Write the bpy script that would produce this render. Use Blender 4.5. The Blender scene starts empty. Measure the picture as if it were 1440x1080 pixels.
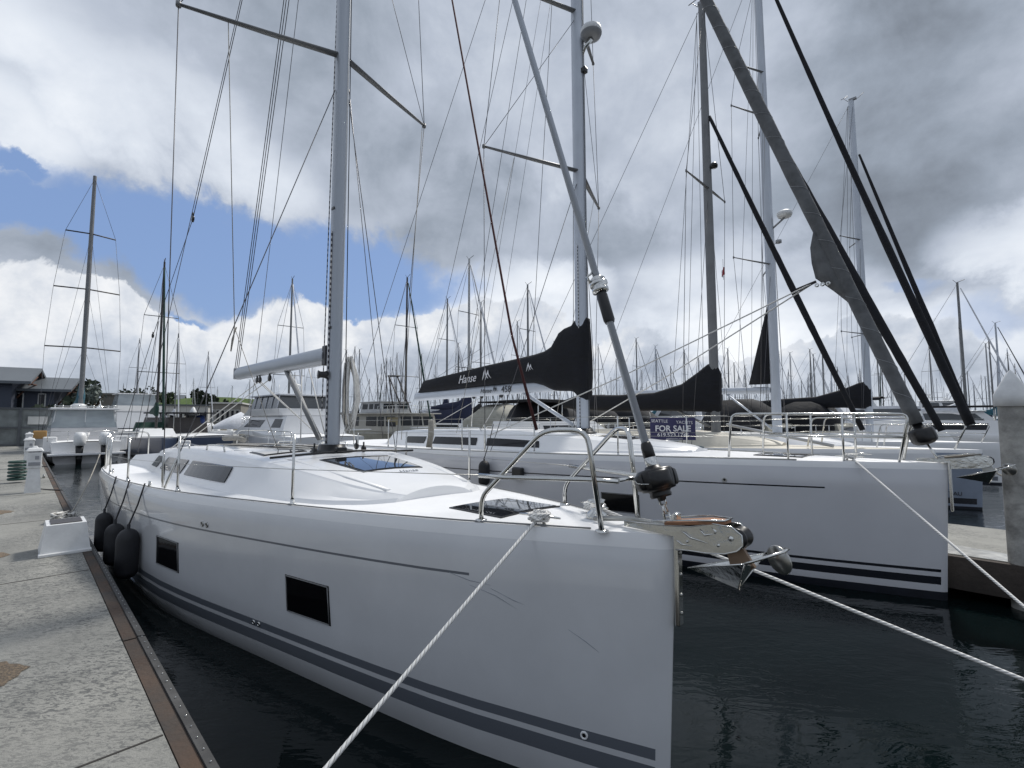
import bpy, bmesh, math, random
from math import pi, sin, cos, tan, atan, atan2, sqrt, radians
from mathutils import Vector, Matrix, Quaternion
random.seed(11)
S = bpy.context.scene
COL = S.collection
ZC = 2.2                      # camera height above the water
F = 680.0                     # focal length in photo pixels (1440 wide)
PITCH = atan(49 / F)
UD = Vector((-.7107, .7035, 0))   # direction the dock runs, away from the camera
VD = Vector((.7035, .7107, 0))    # across the dock, towards the boats
V3 = Vector

def W(u, v, z=0.0):
    return UD * u + VD * v + V3((0, 0, z))

def at(px, py, Y):
    """world point at depth Y seen at a photo pixel"""
    dx = (px - 720) / F; dz = (540 - py) / F
    y = cos(PITCH) - sin(PITCH) * dz
    z = sin(PITCH) + cos(PITCH) * dz
    return V3((dx * Y / y, Y, ZC + z * Y / y))

def px_x(px, Y):
    return at(px, 589, Y).x

# ------------------------------------------------------------------ materials
def nt(m):
    m.use_nodes = True
    t = m.node_tree
    b = t.nodes.get('Principled BSDF')
    return t, b

def mat(name, col, rough=.5, metal=0.0, var=0.0, vscale=3.0, bump=0.0, bscale=40.0, coat=0.0, spec=None, col2=None, alpha=None, stretch=(1, 1, 1)):
    m = bpy.data.materials.new(name)
    t, b = nt(m)
    N, Lk = t.nodes, t.links
    b.inputs['Base Color'].default_value = (*col, 1)
    b.inputs['Roughness'].default_value = rough
    b.inputs['Metallic'].default_value = metal
    if coat: b.inputs['Coat Weight'].default_value = coat; b.inputs['Coat Roughness'].default_value = .06
    if spec is not None: b.inputs['Specular IOR Level'].default_value = spec
    if alpha is not None: b.inputs['Alpha'].default_value = alpha
    tc = N.new('ShaderNodeTexCoord')
    mp = N.new('ShaderNodeMapping'); mp.inputs['Scale'].default_value = stretch
    Lk.new(tc.outputs['Object'], mp.inputs[0])
    if var or col2:
        n = N.new('ShaderNodeTexNoise'); n.inputs['Scale'].default_value = vscale; n.inputs['Detail'].default_value = 6; n.inputs['Roughness'].default_value = .62
        Lk.new(mp.outputs[0], n.inputs['Vector'])
        r = N.new('ShaderNodeValToRGB')
        c2 = col2 if col2 else tuple(c * (1 - var) for c in col)
        c1 = col if col2 else tuple(min(1, c * (1 + var * .5)) for c in col)
        r.color_ramp.elements[0].position = .35; r.color_ramp.elements[0].color = (*c2, 1)
        r.color_ramp.elements[1].position = .65; r.color_ramp.elements[1].color = (*c1, 1)
        Lk.new(n.outputs['Fac'], r.inputs['Fac']); Lk.new(r.outputs['Color'], b.inputs['Base Color'])
        mr = N.new('ShaderNodeMapRange'); mr.inputs['To Min'].default_value = max(0.02, rough - .08); mr.inputs['To Max'].default_value = min(1, rough + .1)
        Lk.new(n.outputs['Fac'], mr.inputs['Value']); Lk.new(mr.outputs[0], b.inputs['Roughness'])
    if bump:
        n2 = N.new('ShaderNodeTexNoise'); n2.inputs['Scale'].default_value = bscale; n2.inputs['Detail'].default_value = 5
        Lk.new(mp.outputs[0], n2.inputs['Vector'])
        bp = N.new('ShaderNodeBump'); bp.inputs['Strength'].default_value = bump; bp.inputs['Distance'].default_value = .02
        Lk.new(n2.outputs['Fac'], bp.inputs['Height']); Lk.new(bp.outputs[0], b.inputs['Normal'])
    return m

M = {}
def dm(k, *a, **kw): M[k] = mat(k, *a, **kw)
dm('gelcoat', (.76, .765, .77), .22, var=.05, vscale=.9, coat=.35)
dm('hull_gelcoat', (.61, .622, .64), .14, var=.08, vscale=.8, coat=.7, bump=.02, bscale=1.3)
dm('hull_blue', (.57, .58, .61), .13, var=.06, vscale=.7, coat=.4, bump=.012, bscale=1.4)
dm('deck_white', (.83, .835, .84), .5, var=.05, vscale=2.5, bump=.12, bscale=260)
dm('roof_white', (.82, .825, .83), .32, var=.04, vscale=1.2, coat=.15)
dm('deck_cream', (.62, .58, .49), .6, var=.12, vscale=2.0)
dm('stripe_grey', (.125, .138, .16), .3, coat=.3)
dm('stripe_black', (.008, .010, .016), .25, coat=.3)
dm('antifoul', (.008, .011, .02), .6, var=.3, vscale=4)
dm('steel', (.62, .62, .60), .14, metal=1.0, var=.08, vscale=9)
dm('steel_plate', (.66, .66, .63), .13, metal=1.0, var=.12, vscale=5, bump=.5, bscale=5)
dm('brown_metal', (.22, .15, .10), .45, metal=.3, var=.2, vscale=9)  # plain brown metallic tone for the near anchor's shank
dm('steel_dull', (.42, .42, .40), .3, metal=.9, var=.2, vscale=7)
dm('wire', (.13, .13, .14), .4, metal=.7)
dm('mast_alu', (.40, .43, .47), .38, metal=.55, var=.08, vscale=1.5, stretch=(1, 1, .2))
dm('mast_pale', (.52, .56, .62), .35, metal=.2, var=.06, vscale=1.5)
dm('mast_white', (.42, .43, .44), .4, var=.08, vscale=2)
dm('mast_dark', (.05, .045, .045), .5, var=.2, vscale=2)
dm('mast_grey', (.20, .205, .21), .5, metal=.3, var=.15, vscale=2)
dm('track', (.05, .05, .06), .5)
dm('black_canvas', (.006, .007, .011), .85, var=.45, vscale=5, bump=.8, bscale=5, stretch=(1, 1, 2))
dm('navy_canvas', (.012, .018, .05), .85, var=.3, vscale=6, bump=.4, bscale=7)
dm('green_canvas', (.012, .045, .035), .85, var=.3, vscale=6, bump=.4, bscale=7)
dm('teal_canvas', (.02, .10, .14), .8, var=.3, vscale=6, bump=.4, bscale=7)
dm('beige_canvas', (.36, .35, .30), .85, var=.15, vscale=4, bump=.4, bscale=5)
dm('white_canvas', (.62, .64, .68), .8, var=.12, vscale=5, bump=.6, bscale=5)
dm('grey_sailcloth', (.12, .125, .13), .8, var=.3, vscale=5, bump=.8, bscale=9)
dm('black_plastic', (.007, .007, .008), .3, var=.2, vscale=10)
dm('fender_black', (.010, .011, .015), .6, var=.3, vscale=8, bump=.2, bscale=60)
dm('white_plastic', (.72, .73, .73), .4, var=.13, vscale=5)
dm('grey_plastic', (.3, .31, .33), .4, var=.1, vscale=3)
dm('teak', (.33, .16, .085), .6, var=.3, vscale=6, stretch=(1, 8, 8))
dm('grey_teak', (.24, .21, .17), .75, var=.3, vscale=6, stretch=(1, 8, 8))
dm('rope_white', (.70, .69, .66), .9, var=.15, vscale=20, bump=.5, bscale=90)
dm('rope_grey', (.36, .34, .30), .9, var=.25, vscale=20, bump=.5, bscale=90)
dm('rope_dark', (.035, .035, .04), .9, var=.2, vscale=20)
dm('rope_red', (.075, .022, .022), .85, var=.3, vscale=20)
dm('letter_white', (.72, .72, .74), .6)
dm('letter_black', (.01, .01, .012), .5)
dm('sign_blue', (.032, .030, .10), .5, var=.1, vscale=4)
dm('red_cloth', (.35, .02, .03), .8)
dm('waler', (.085, .054, .037), .85, var=.5, vscale=1.6, bump=.5, bscale=30, stretch=(1, 1, 1), col2=(.042, .038, .034))
dm('dark_timber', (.055, .045, .038), .9, var=.4, vscale=3, bump=.4, bscale=20)
dm('rubrail', (.055, .055, .055), .7, var=.35, vscale=5, bump=.3, bscale=30)
dm('hull_slate', (.22, .26, .33), .22, var=.08, coat=.3)
dm('pile_concrete', (.36, .355, .335), .9, var=.55, vscale=3.0, bump=.6, bscale=16)
dm('building_dark', (.055, .065, .09), .7, var=.12, vscale=.4)
dm('building_roof', (.12, .135, .15), .5, var=.12, vscale=.3)
dm('building_tan', (.30, .26, .16), .8, var=.1)
dm('building_grey', (.22, .21, .19), .85, var=.2, vscale=.2)
dm('building_white', (.55, .55, .53), .8, var=.1, vscale=.2)
dm('timber_brown', (.10, .045, .03), .8, var=.3)
dm('red_wall', (.22, .09, .06), .9, var=.25, vscale=.3)
dm('window_dark', (.012, .014, .018), .15, spec=.3)
dm('gate_metal', (.13, .14, .15), .55, metal=.4, var=.3, vscale=.6)
dm('gate_mesh', (.20, .22, .22), .6, var=.35, vscale=1.4)
dm('bark', (.06, .045, .03), .9, var=.3)
dm('leaf_dark', (.018, .032, .016), .8, var=.4, vscale=2)
dm('leaf_mid', (.04, .065, .025), .8, var=.4, vscale=2)
dm('leaf_silver', (.16, .19, .17), .8, var=.4, vscale=2)
dm('grass', (.075, .12, .03), .95, var=.3, vscale=.2)
dm('land', (.13, .12, .09), .95, var=.3, vscale=.05)
dm('rubber_grey', (.10, .11, .13), .6, var=.2)
dm('red_paint', (.3, .01, .015), .5)
dm('blue_tarp', (.015, .04, .16), .7, var=.2, bump=.3, bscale=5)
dm('hose_green', (.02, .06, .05), .6)
dm('orange_cushion', (.38, .22, .08), .8)

def glass_mat(name, col, rough=.04):
    m = bpy.data.materials.new(name); t, b = nt(m)
    b.inputs['Base Color'].default_value = (*col, 1); b.inputs['Roughness'].default_value = rough
    b.inputs['Specular IOR Level'].default_value = .8; b.inputs['Coat Weight'].default_value = .5
    n = t.nodes.new('ShaderNodeTexNoise'); n.inputs['Scale'].default_value = 1.3
    bp = t.nodes.new('ShaderNodeBump'); bp.inputs['Strength'].default_value = .03
    t.links.new(n.outputs['Fac'], bp.inputs['Height']); t.links.new(bp.outputs[0], b.inputs['Normal'])
    return m
M['dark_glass'] = glass_mat('dark_glass', (.012, .013, .016), .12); M['dark_glass'].node_tree.nodes['Principled BSDF'].inputs['Specular IOR Level'].default_value = .22; M['dark_glass'].node_tree.nodes['Principled BSDF'].inputs['Coat Weight'].default_value = 0
M['grey_glass'] = glass_mat('grey_glass', (.055, .06, .065), .08)
M['hatch_glass'] = glass_mat('hatch_glass', (.012, .014, .018), .015)
M['port_glass'] = glass_mat('port_glass', (.004, .004, .005), .2); M['port_glass'].node_tree.nodes['Principled BSDF'].inputs['Specular IOR Level'].default_value = .6; M['port_glass'].node_tree.nodes['Principled BSDF'].inputs['Roughness'].default_value = .06; M['port_glass'].node_tree.nodes['Principled BSDF'].inputs['Coat Weight'].default_value = 0
def clear_mat():
    m = bpy.data.materials.new('clear_vinyl'); t, b = nt(m)
    b.inputs['Base Color'].default_value = (.5, .55, .58, 1); b.inputs['Roughness'].default_value = .12
    tr = t.nodes.new('ShaderNodeBsdfTransparent'); tr.inputs[0].default_value = (.75, .8, .82, 1)
    mx = t.nodes.new('ShaderNodeMixShader')
    n = t.nodes.new('ShaderNodeTexNoise'); n.inputs['Scale'].default_value = 2.5; n.inputs['Detail'].default_value = 4
    r = t.nodes.new('ShaderNodeMapRange'); r.inputs['To Min'].default_value = .35; r.inputs['To Max'].default_value = .85
    out = t.nodes['Material Output']
    t.links.new(n.outputs['Fac'], r.inputs['Value']); t.links.new(r.outputs[0], mx.inputs[0])
    t.links.new(tr.outputs[0], mx.inputs[1]); t.links.new(b.outputs[0], mx.inputs[2]); t.links.new(mx.outputs[0], out.inputs[0])
    return m
M['clear_vinyl'] = clear_mat()

def rope_mat():
    m = bpy.data.materials.new('laid_rope'); t, b = nt(m)
    b.inputs['Roughness'].default_value = .9
    # twisted strands follow the u,v of the tube
    uv = t.nodes.new('ShaderNodeUVMap'); sx = t.nodes.new('ShaderNodeSeparateXYZ')
    t.links.new(uv.outputs[0], sx.inputs[0])
    a = t.nodes.new('ShaderNodeMath'); a.operation = 'MULTIPLY_ADD'; a.inputs[1].default_value = 3.0
    t.links.new(sx.outputs[0], a.inputs[0])
    k = t.nodes.new('ShaderNodeMath'); k.operation = 'MULTIPLY'; k.inputs[1].default_value = 34.0
    t.links.new(sx.outputs[1], k.inputs[0]); t.links.new(k.outputs[0], a.inputs[2])
    f = t.nodes.new('ShaderNodeMath'); f.operation = 'FRACT'; t.links.new(a.outputs[0], f.inputs[0])
    p = t.nodes.new('ShaderNodeMath'); p.operation = 'PINGPONG'; p.inputs[1].default_value = .5; t.links.new(f.outputs[0], p.inputs[0])
    r = t.nodes.new('ShaderNodeValToRGB')
    r.color_ramp.elements[0].position = .0; r.color_ramp.elements[0].color = (.34, .33, .31, 1)
    r.color_ramp.elements[1].position = .22; r.color_ramp.elements[1].color = (.84, .83, .80, 1)
    t.links.new(p.outputs[0], r.inputs[0]); t.links.new(r.outputs[0], b.inputs['Base Color'])
    bp = t.nodes.new('ShaderNodeBump'); bp.inputs['Strength'].default_value = .8; bp.inputs['Distance'].default_value = .005
    t.links.new(p.outputs[0], bp.inputs['Height']); t.links.new(bp.outputs[0], b.inputs['Normal'])
    return m
M['laid_rope'] = rope_mat()

def dash_mat():
    m = bpy.data.materials.new('flecked_halyard'); t, b = nt(m)
    uv = t.nodes.new('ShaderNodeUVMap'); sx = t.nodes.new('ShaderNodeSeparateXYZ'); t.links.new(uv.outputs[0], sx.inputs[0])
    k = t.nodes.new('ShaderNodeMath'); k.operation = 'MULTIPLY'; k.inputs[1].default_value = 14.0; t.links.new(sx.outputs[1], k.inputs[0])
    f = t.nodes.new('ShaderNodeMath'); f.operation = 'FRACT'; t.links.new(k.outputs[0], f.inputs[0])
    r = t.nodes.new('ShaderNodeValToRGB'); r.color_ramp.interpolation = 'CONSTANT'
    r.color_ramp.elements[0].color = (.03, .03, .04, 1); r.color_ramp.elements[1].position = .5; r.color_ramp.elements[1].color = (.55, .55, .55, 1)
    t.links.new(f.outputs[0], r.inputs[0]); t.links.new(r.outputs[0], b.inputs['Base Color']); b.inputs['Roughness'].default_value = .8
    return m
M['dash'] = dash_mat()

def concrete_mat():
    m = bpy.data.materials.new('dock_concrete'); t, b = nt(m); N, L = t.nodes, t.links
    tc = N.new('ShaderNodeTexCoord')
    def noise(sc, det=6, rough=.6, st=None, dist=0):
        n = N.new('ShaderNodeTexNoise'); n.inputs['Scale'].default_value = sc; n.inputs['Detail'].default_value = det; n.inputs['Roughness'].default_value = rough; n.inputs['Distortion'].default_value = dist
        if st:
            mp = N.new('ShaderNodeMapping'); mp.inputs['Scale'].default_value = st; L.new(tc.outputs['Object'], mp.inputs[0]); L.new(mp.outputs[0], n.inputs['Vector'])
        else: L.new(tc.outputs['Object'], n.inputs['Vector'])
        return n
    def ramp(n, p0, c0, p1, c1):
        r = N.new('ShaderNodeValToRGB'); r.color_ramp.elements[0].position = p0; r.color_ramp.elements[0].color = (*c0, 1)
        r.color_ramp.elements[1].position = p1; r.color_ramp.elements[1].color = (*c1, 1); L.new(n.outputs['Fac'], r.inputs[0]); return r
    def mix(fac, a, bb, mode='MIX'):
        x = N.new('ShaderNodeMix'); x.data_type = 'RGBA'; x.blend_type = mode
        if isinstance(fac, float): x.inputs[0].default_value = fac
        else: L.new(fac, x.inputs[0])
        L.new(a, x.inputs[6]); L.new(bb, x.inputs[7]); return x.outputs[2]
    base = ramp(noise(1.1, 8, .65), .3, (.235, .235, .215), .7, (.36, .355, .325))
    dark = N.new('ShaderNodeRGB'); dark.outputs[0].default_value = (.085, .088, .088, 1)
    # worn broom-finish: short flakes running across the dock
    fl = ramp(noise(19, 7, .75, (1.0, 2.2, 1), 1.1), .49, (0, 0, 0), .55, (1, 1, 1))
    big = ramp(noise(.7, 6, .65, (1.3, .8, 1)), .36, (.12, .12, .12), .56, (1, 1, 1))
    mlt = N.new('ShaderNodeMath'); mlt.operation = 'MULTIPLY'; L.new(fl.outputs[0], mlt.inputs[0]); L.new(big.outputs[0], mlt.inputs[1])
    m2 = N.new('ShaderNodeMath'); m2.operation = 'MULTIPLY'; L.new(mlt.outputs[0], m2.inputs[0]); m2.inputs[1].default_value = .85
    c = mix(m2.outputs[0], base.outputs[0], dark.outputs[0])
    soft = ramp(noise(.35, 4, .5), .45, (0, 0, 0), .7, (.55, .55, .55))
    dk2 = N.new('ShaderNodeRGB'); dk2.outputs[0].default_value = (.12, .122, .118, 1)
    c = mix(soft.outputs[0], c, dk2.outputs[0])
    speck = ramp(noise(170, 2, .5), .3, (.72, .72, .72), .7, (1.1, 1.1, 1.1))
    c = mix(1.0, c, speck.outputs[0], 'MULTIPLY')
    L.new(c, b.inputs['Base Color']); b.inputs['Roughness'].default_value = .85
    bp = N.new('ShaderNodeBump'); bp.inputs['Strength'].default_value = .5; bp.inputs['Distance'].default_value = .006
    L.new(noise(60, 5, .6).outputs['Fac'], bp.inputs['Height']); L.new(bp.outputs[0], b.inputs['Normal'])
    return m
M['dock_concrete'] = concrete_mat()
dm('aggregate', (.27, .20, .13), .95, vscale=70, col2=(.085, .075, .065), bump=.9, bscale=90)
dm('joint', (.045, .042, .038), .9, var=.3, vscale=8)

def water_mat():
    m = bpy.data.materials.new('harbour_water'); t, b = nt(m); N, L = t.nodes, t.links
    b.inputs['Specular IOR Level'].default_value = .37; b.inputs['Base Color'].default_value = (.0025, .006, .0065, 1); b.inputs['Roughness'].default_value = .025
    b.inputs['IOR'].default_value = 1.33
    tc = N.new('ShaderNodeTexCoord')
    mp = N.new('ShaderNodeMapping'); mp.inputs['Rotation'].default_value = (0, 0, .6); mp.inputs['Scale'].default_value = (1, 2.1, 1); L.new(tc.outputs['Object'], mp.inputs[0])
    a = N.new('ShaderNodeTexNoise'); a.inputs['Scale'].default_value = 1.1; a.inputs['Detail'].default_value = 4; a.inputs['Distortion'].default_value = .6
    c = N.new('ShaderNodeTexNoise'); c.inputs['Scale'].default_value = 7; c.inputs['Detail'].default_value = 3; c.inputs['Distortion'].default_value = .8
    # calm and ruffled patches
    pz = N.new('ShaderNodeTexNoise'); pz.inputs['Scale'].default_value = .5; pz.inputs['Detail'].default_value = 3
    for n in (a, c): L.new(mp.outputs[0], n.inputs['Vector'])
    L.new(tc.outputs['Object'], pz.inputs['Vector'])
    pr = N.new('ShaderNodeMapRange'); pr.inputs['From Min'].default_value = .4; pr.inputs['From Max'].default_value = .7; pr.inputs['To Min'].default_value = .04; pr.inputs['To Max'].default_value = .45; L.new(pz.outputs['Fac'], pr.inputs['Value'])
    b1 = N.new('ShaderNodeBump'); b1.inputs['Strength'].default_value = .24; b1.inputs['Distance'].default_value = .05; L.new(a.outputs['Fac'], b1.inputs['Height'])
    b2 = N.new('ShaderNodeBump'); b2.inputs['Distance'].default_value = .02; L.new(c.outputs['Fac'], b2.inputs['Height']); L.new(pr.outputs[0], b2.inputs['Strength'])
    L.new(b1.outputs[0], b2.inputs['Normal']); L.new(b2.outputs[0], b.inputs['Normal'])
    return m
M['water'] = water_mat()

# ------------------------------------------------------------------ mesh builder
def frames(pts):
    pts = [V3(p) for p in pts]
    n = len(pts); T = []
    for i in range(n):
        a = pts[max(0, i - 1)]; b = pts[min(n - 1, i + 1)]
        d = (b - a)
        T.append(d.normalized() if d.length > 1e-9 else V3((0, 0, 1)))
    up = V3((0, 0, 1)) if abs(T[0].z) < .9 else V3((1, 0, 0))
    x = T[0].cross(up).normalized(); out = []
    for i in range(n):
        if i:
            q = T[i - 1].rotation_difference(T[i]); x = q @ x
            x = (x - T[i] * x.dot(T[i])).normalized()
        out.append((pts[i], x, T[i].cross(x)))
    return out

class MB:
    def __init__(s): s.v = []; s.f = []; s.m = []; s.sm = []; s.uv = {}
    def add(s, vs, fs, m=0, smooth=False, uvs=None):
        o = len(s.v); s.v += [V3(p) for p in vs]
        for i, f in enumerate(fs):
            if uvs: s.uv[len(s.f)] = uvs[i]
            s.f.append([o + k for k in f]); s.m.append(m); s.sm.append(smooth)
        return s
    def box(s, c, sz, rz=0.0, m=0, bev=0.0, top=1.0):
        hx, hy, hz = sz[0] / 2, sz[1] / 2, sz[2] / 2
        if bev:
            bm = bmesh.new(); r = bmesh.ops.create_cube(bm, size=1)
            for v in bm.verts:
                k = top if v.co.z > 0 else 1
                v.co = V3((v.co.x * sz[0] * k, v.co.y * sz[1] * k, v.co.z * sz[2]))
            bmesh.ops.bevel(bm, geom=bm.edges[:], offset=bev, segments=2, affect='EDGES', profile=.5)
            R = Matrix.Rotation(rz, 3, 'Z')
            s.add([R @ v.co + V3(c) for v in bm.verts], [[v.index for v in f.verts] for f in bm.faces], m, False)
            bm.free(); return s
        R = Matrix.Rotation(rz, 3, 'Z')
        vs = []
        for z in (-1, 1):
            k = top if z > 0 else 1
            for x, y in ((-1, -1), (1, -1), (1, 1), (-1, 1)): vs.append(R @ V3((x * hx * k, y * hy * k, z * hz)) + V3(c))
        return s.add(vs, [(0, 3, 2, 1), (4, 5, 6, 7), (0, 1, 5, 4), (1, 2, 6, 5), (2, 3, 7, 6), (3, 0, 4, 7)], m)
    def hexa(s, p, m=0):   # 4 bottom + 4 top points
        return s.add(p, [(0, 3, 2, 1), (4, 5, 6, 7), (0, 1, 5, 4), (1, 2, 6, 5), (2, 3, 7, 6), (3, 0, 4, 7)], m)
    def tube(s, pts, r, n=8, m=0, caps=True, sy=1.0):
        fr = frames(pts); k = len(fr)
        rs = r if isinstance(r, (list, tuple)) else [r] * k
        vs = []; fs = []; uvs = []; L = [0.0]
        for i in range(1, k): L.append(L[-1] + (fr[i][0] - fr[i - 1][0]).length)
        for (p, x, y), rr in zip(fr, rs):
            for j in range(n):
                a = 2 * pi * j / n; vs.append(p + x * cos(a) * rr + y * sin(a) * rr * sy)
        for i in range(k - 1):
            for j in range(n):
                j2 = (j + 1) % n
                fs.append((i * n + j, i * n + j2, (i + 1) * n + j2, (i + 1) * n + j))
                uvs.append(((j / n, L[i]), ((j + 1) / n, L[i]), ((j + 1) / n, L[i + 1]), (j / n, L[i + 1])))
        s.add(vs, fs, m, True, uvs)
        if caps:
            o = len(s.v) - len(vs)
            s.f.append([o + j for j in range(n)][::-1]); s.m.append(m); s.sm.append(False)
            s.f.append([o + (k - 1) * n + j for j in range(n)]); s.m.append(m); s.sm.append(False)
        return s
    def grid(s, rows, m=0, smooth=True, mf=None, close=False):
        R = len(rows); C = len(rows[0]); vs = [p for r in rows for p in r]; o = len(s.v)
        s.v += [V3(p) for p in vs]
        for i in range(R - 1):
            for j in range(C if close else C - 1):
                j2 = (j + 1) % C
                s.f.append([o + i * C + j, o + i * C + j2, o + (i + 1) * C + j2, o + (i + 1) * C + j])
                s.m.append(mf(i, j) if mf else m); s.sm.append(smooth)
        return s
    def face(s, pts, m=0):
        return s.add(pts, [tuple(range(len(pts)))], m)
    def lathe(s, c, prof, n=20, m=0, axis=V3((0, 0, 1)), smooth=True, mf=None):
        axis = V3(axis).normalized(); up = V3((1, 0, 0)) if abs(axis.x) < .9 else V3((0, 1, 0))
        x = axis.cross(up).normalized(); y = axis.cross(x)
        rows = [[V3(c) + axis * z + (x * cos(2 * pi * j / n) + y * sin(2 * pi * j / n)) * r for j in range(n)] for r, z in prof]
        return s.grid(rows, m, smooth, mf, close=True)
    def prism(s, outline, ext, m=0, mside=None):   # 3D outline, extruded by vector ext
        n = len(outline); a = [V3(p) for p in outline]; b = [p + V3(ext) for p in a]
        s.add(a + b, [tuple(range(n))[::-1], tuple(range(n, 2 * n))], m)
        o = len(s.v) - 2 * n
        for i in range(n):
            j = (i + 1) % n; s.f.append([o + i, o + j, o + n + j, o + n + i]); s.m.append(m if mside is None else mside); s.sm.append(False)
        return s
    def build(s, name, mats, parent=None, fix=False, loc=None):
        if not isinstance(mats, (list, tuple)): mats = [mats]
        off = V3(loc) if loc is not None else V3((0, 0, 0))
        me = bpy.data.meshes.new(name); me.from_pydata([v - off for v in s.v], [], s.f)
        for k in mats: me.materials.append(M[k] if isinstance(k, str) else k)
        me.polygons.foreach_set('material_index', s.m); me.polygons.foreach_set('use_smooth', s.sm)
        if s.uv:
            ul = me.uv_layers.new(name='UVMap')
            for fi, uv in s.uv.items():
                p = me.polygons[fi]
                for k, li in enumerate(p.loop_indices): ul.data[li].uv = uv[k]
        me.update()
        if fix:
            bm = bmesh.new(); bm.from_mesh(me); bmesh.ops.recalc_face_normals(bm, faces=bm.faces[:]); bm.to_mesh(me); bm.free()
        o = bpy.data.objects.new(name, me); COL.objects.link(o); o.location = off
        if parent is not None: o.parent = parent
        return o

def tag(o, label=None, cat=None, group=None, kind=None):
    if label: o['label'] = label
    if cat: o['category'] = cat
    if group: o['group'] = group
    if kind: o['kind'] = kind
    return o
def empty(name, loc, rz=0.0, label=None, cat=None, group=None):
    o = bpy.data.objects.new(name, None); COL.objects.link(o); o.location = loc; o.rotation_euler = (0, 0, rz); o.empty_display_size = .3
    return tag(o, label, cat, group)
KIDS = {}
def copy_tree(o, parent=None, kids=None):
    c = o.copy(); COL.objects.link(c)
    if parent is not None: c.parent = parent
    for ch in kids[o] if kids else []: copy_tree(ch, c, kids)
    return c
def kid_map():
    k = {}
    for o in COL.objects: k.setdefault(o, [])
    for o in COL.objects:
        if o.parent: k[o.parent].append(o)
    return k

def text(name, s_, size, m, parent, org, xd, yd, shear=0.0, ext=.0015, align='LEFT', space=1.0, off=0.0, sx=1.0):
    cu = bpy.data.curves.new(name, 'FONT'); cu.body = s_; cu.size = size; cu.shear = shear; cu.extrude = ext; cu.align_x = align; cu.space_character = space; cu.offset = off; cu.resolution_u = 3
    tmp = bpy.data.objects.new(name, cu); me = bpy.data.meshes.new_from_object(tmp)
    bpy.data.objects.remove(tmp)
    xd = V3(xd).normalized(); yd = V3(yd).normalized(); zd = xd.cross(yd)
    for v in me.vertices: c = v.co.copy(); v.co = V3(org) + xd * c.x * sx + yd * c.y + zd * c.z
    me.materials.clear(); me.materials.append(M[m])
    me.name = name
    o = bpy.data.objects.new(name, me); COL.objects.link(o); o.parent = parent
    return o

def interp(tab, x):
    if x <= tab[0][0]: return tab[0][1]
    if x >= tab[-1][0]: return tab[-1][1]
    n = len(tab)
    for i in range(n - 1):
        if tab[i][0] <= x <= tab[i + 1][0]: break
    def slope(k):
        if k <= 0: return (tab[1][1] - tab[0][1]) / (tab[1][0] - tab[0][0])
        if k >= n - 1: return (tab[-1][1] - tab[-2][1]) / (tab[-1][0] - tab[-2][0])
        a = (tab[k][1] - tab[k - 1][1]) / (tab[k][0] - tab[k - 1][0]); b = (tab[k + 1][1] - tab[k][1]) / (tab[k + 1][0] - tab[k][0])
        if a * b <= 0: return 0
        return 2 * a * b / (a + b)
    x0, y0 = tab[i]; x1, y1 = tab[i + 1]; h = x1 - x0; t = (x - x0) / h
    m0, m1 = slope(i), slope(i + 1)
    return (2*t**3 - 3*t**2 + 1) * y0 + (t**3 - 2*t**2 + t) * h * m0 + (-2*t**3 + 3*t**2) * y1 + (t**3 - t**2) * h * m1

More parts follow.
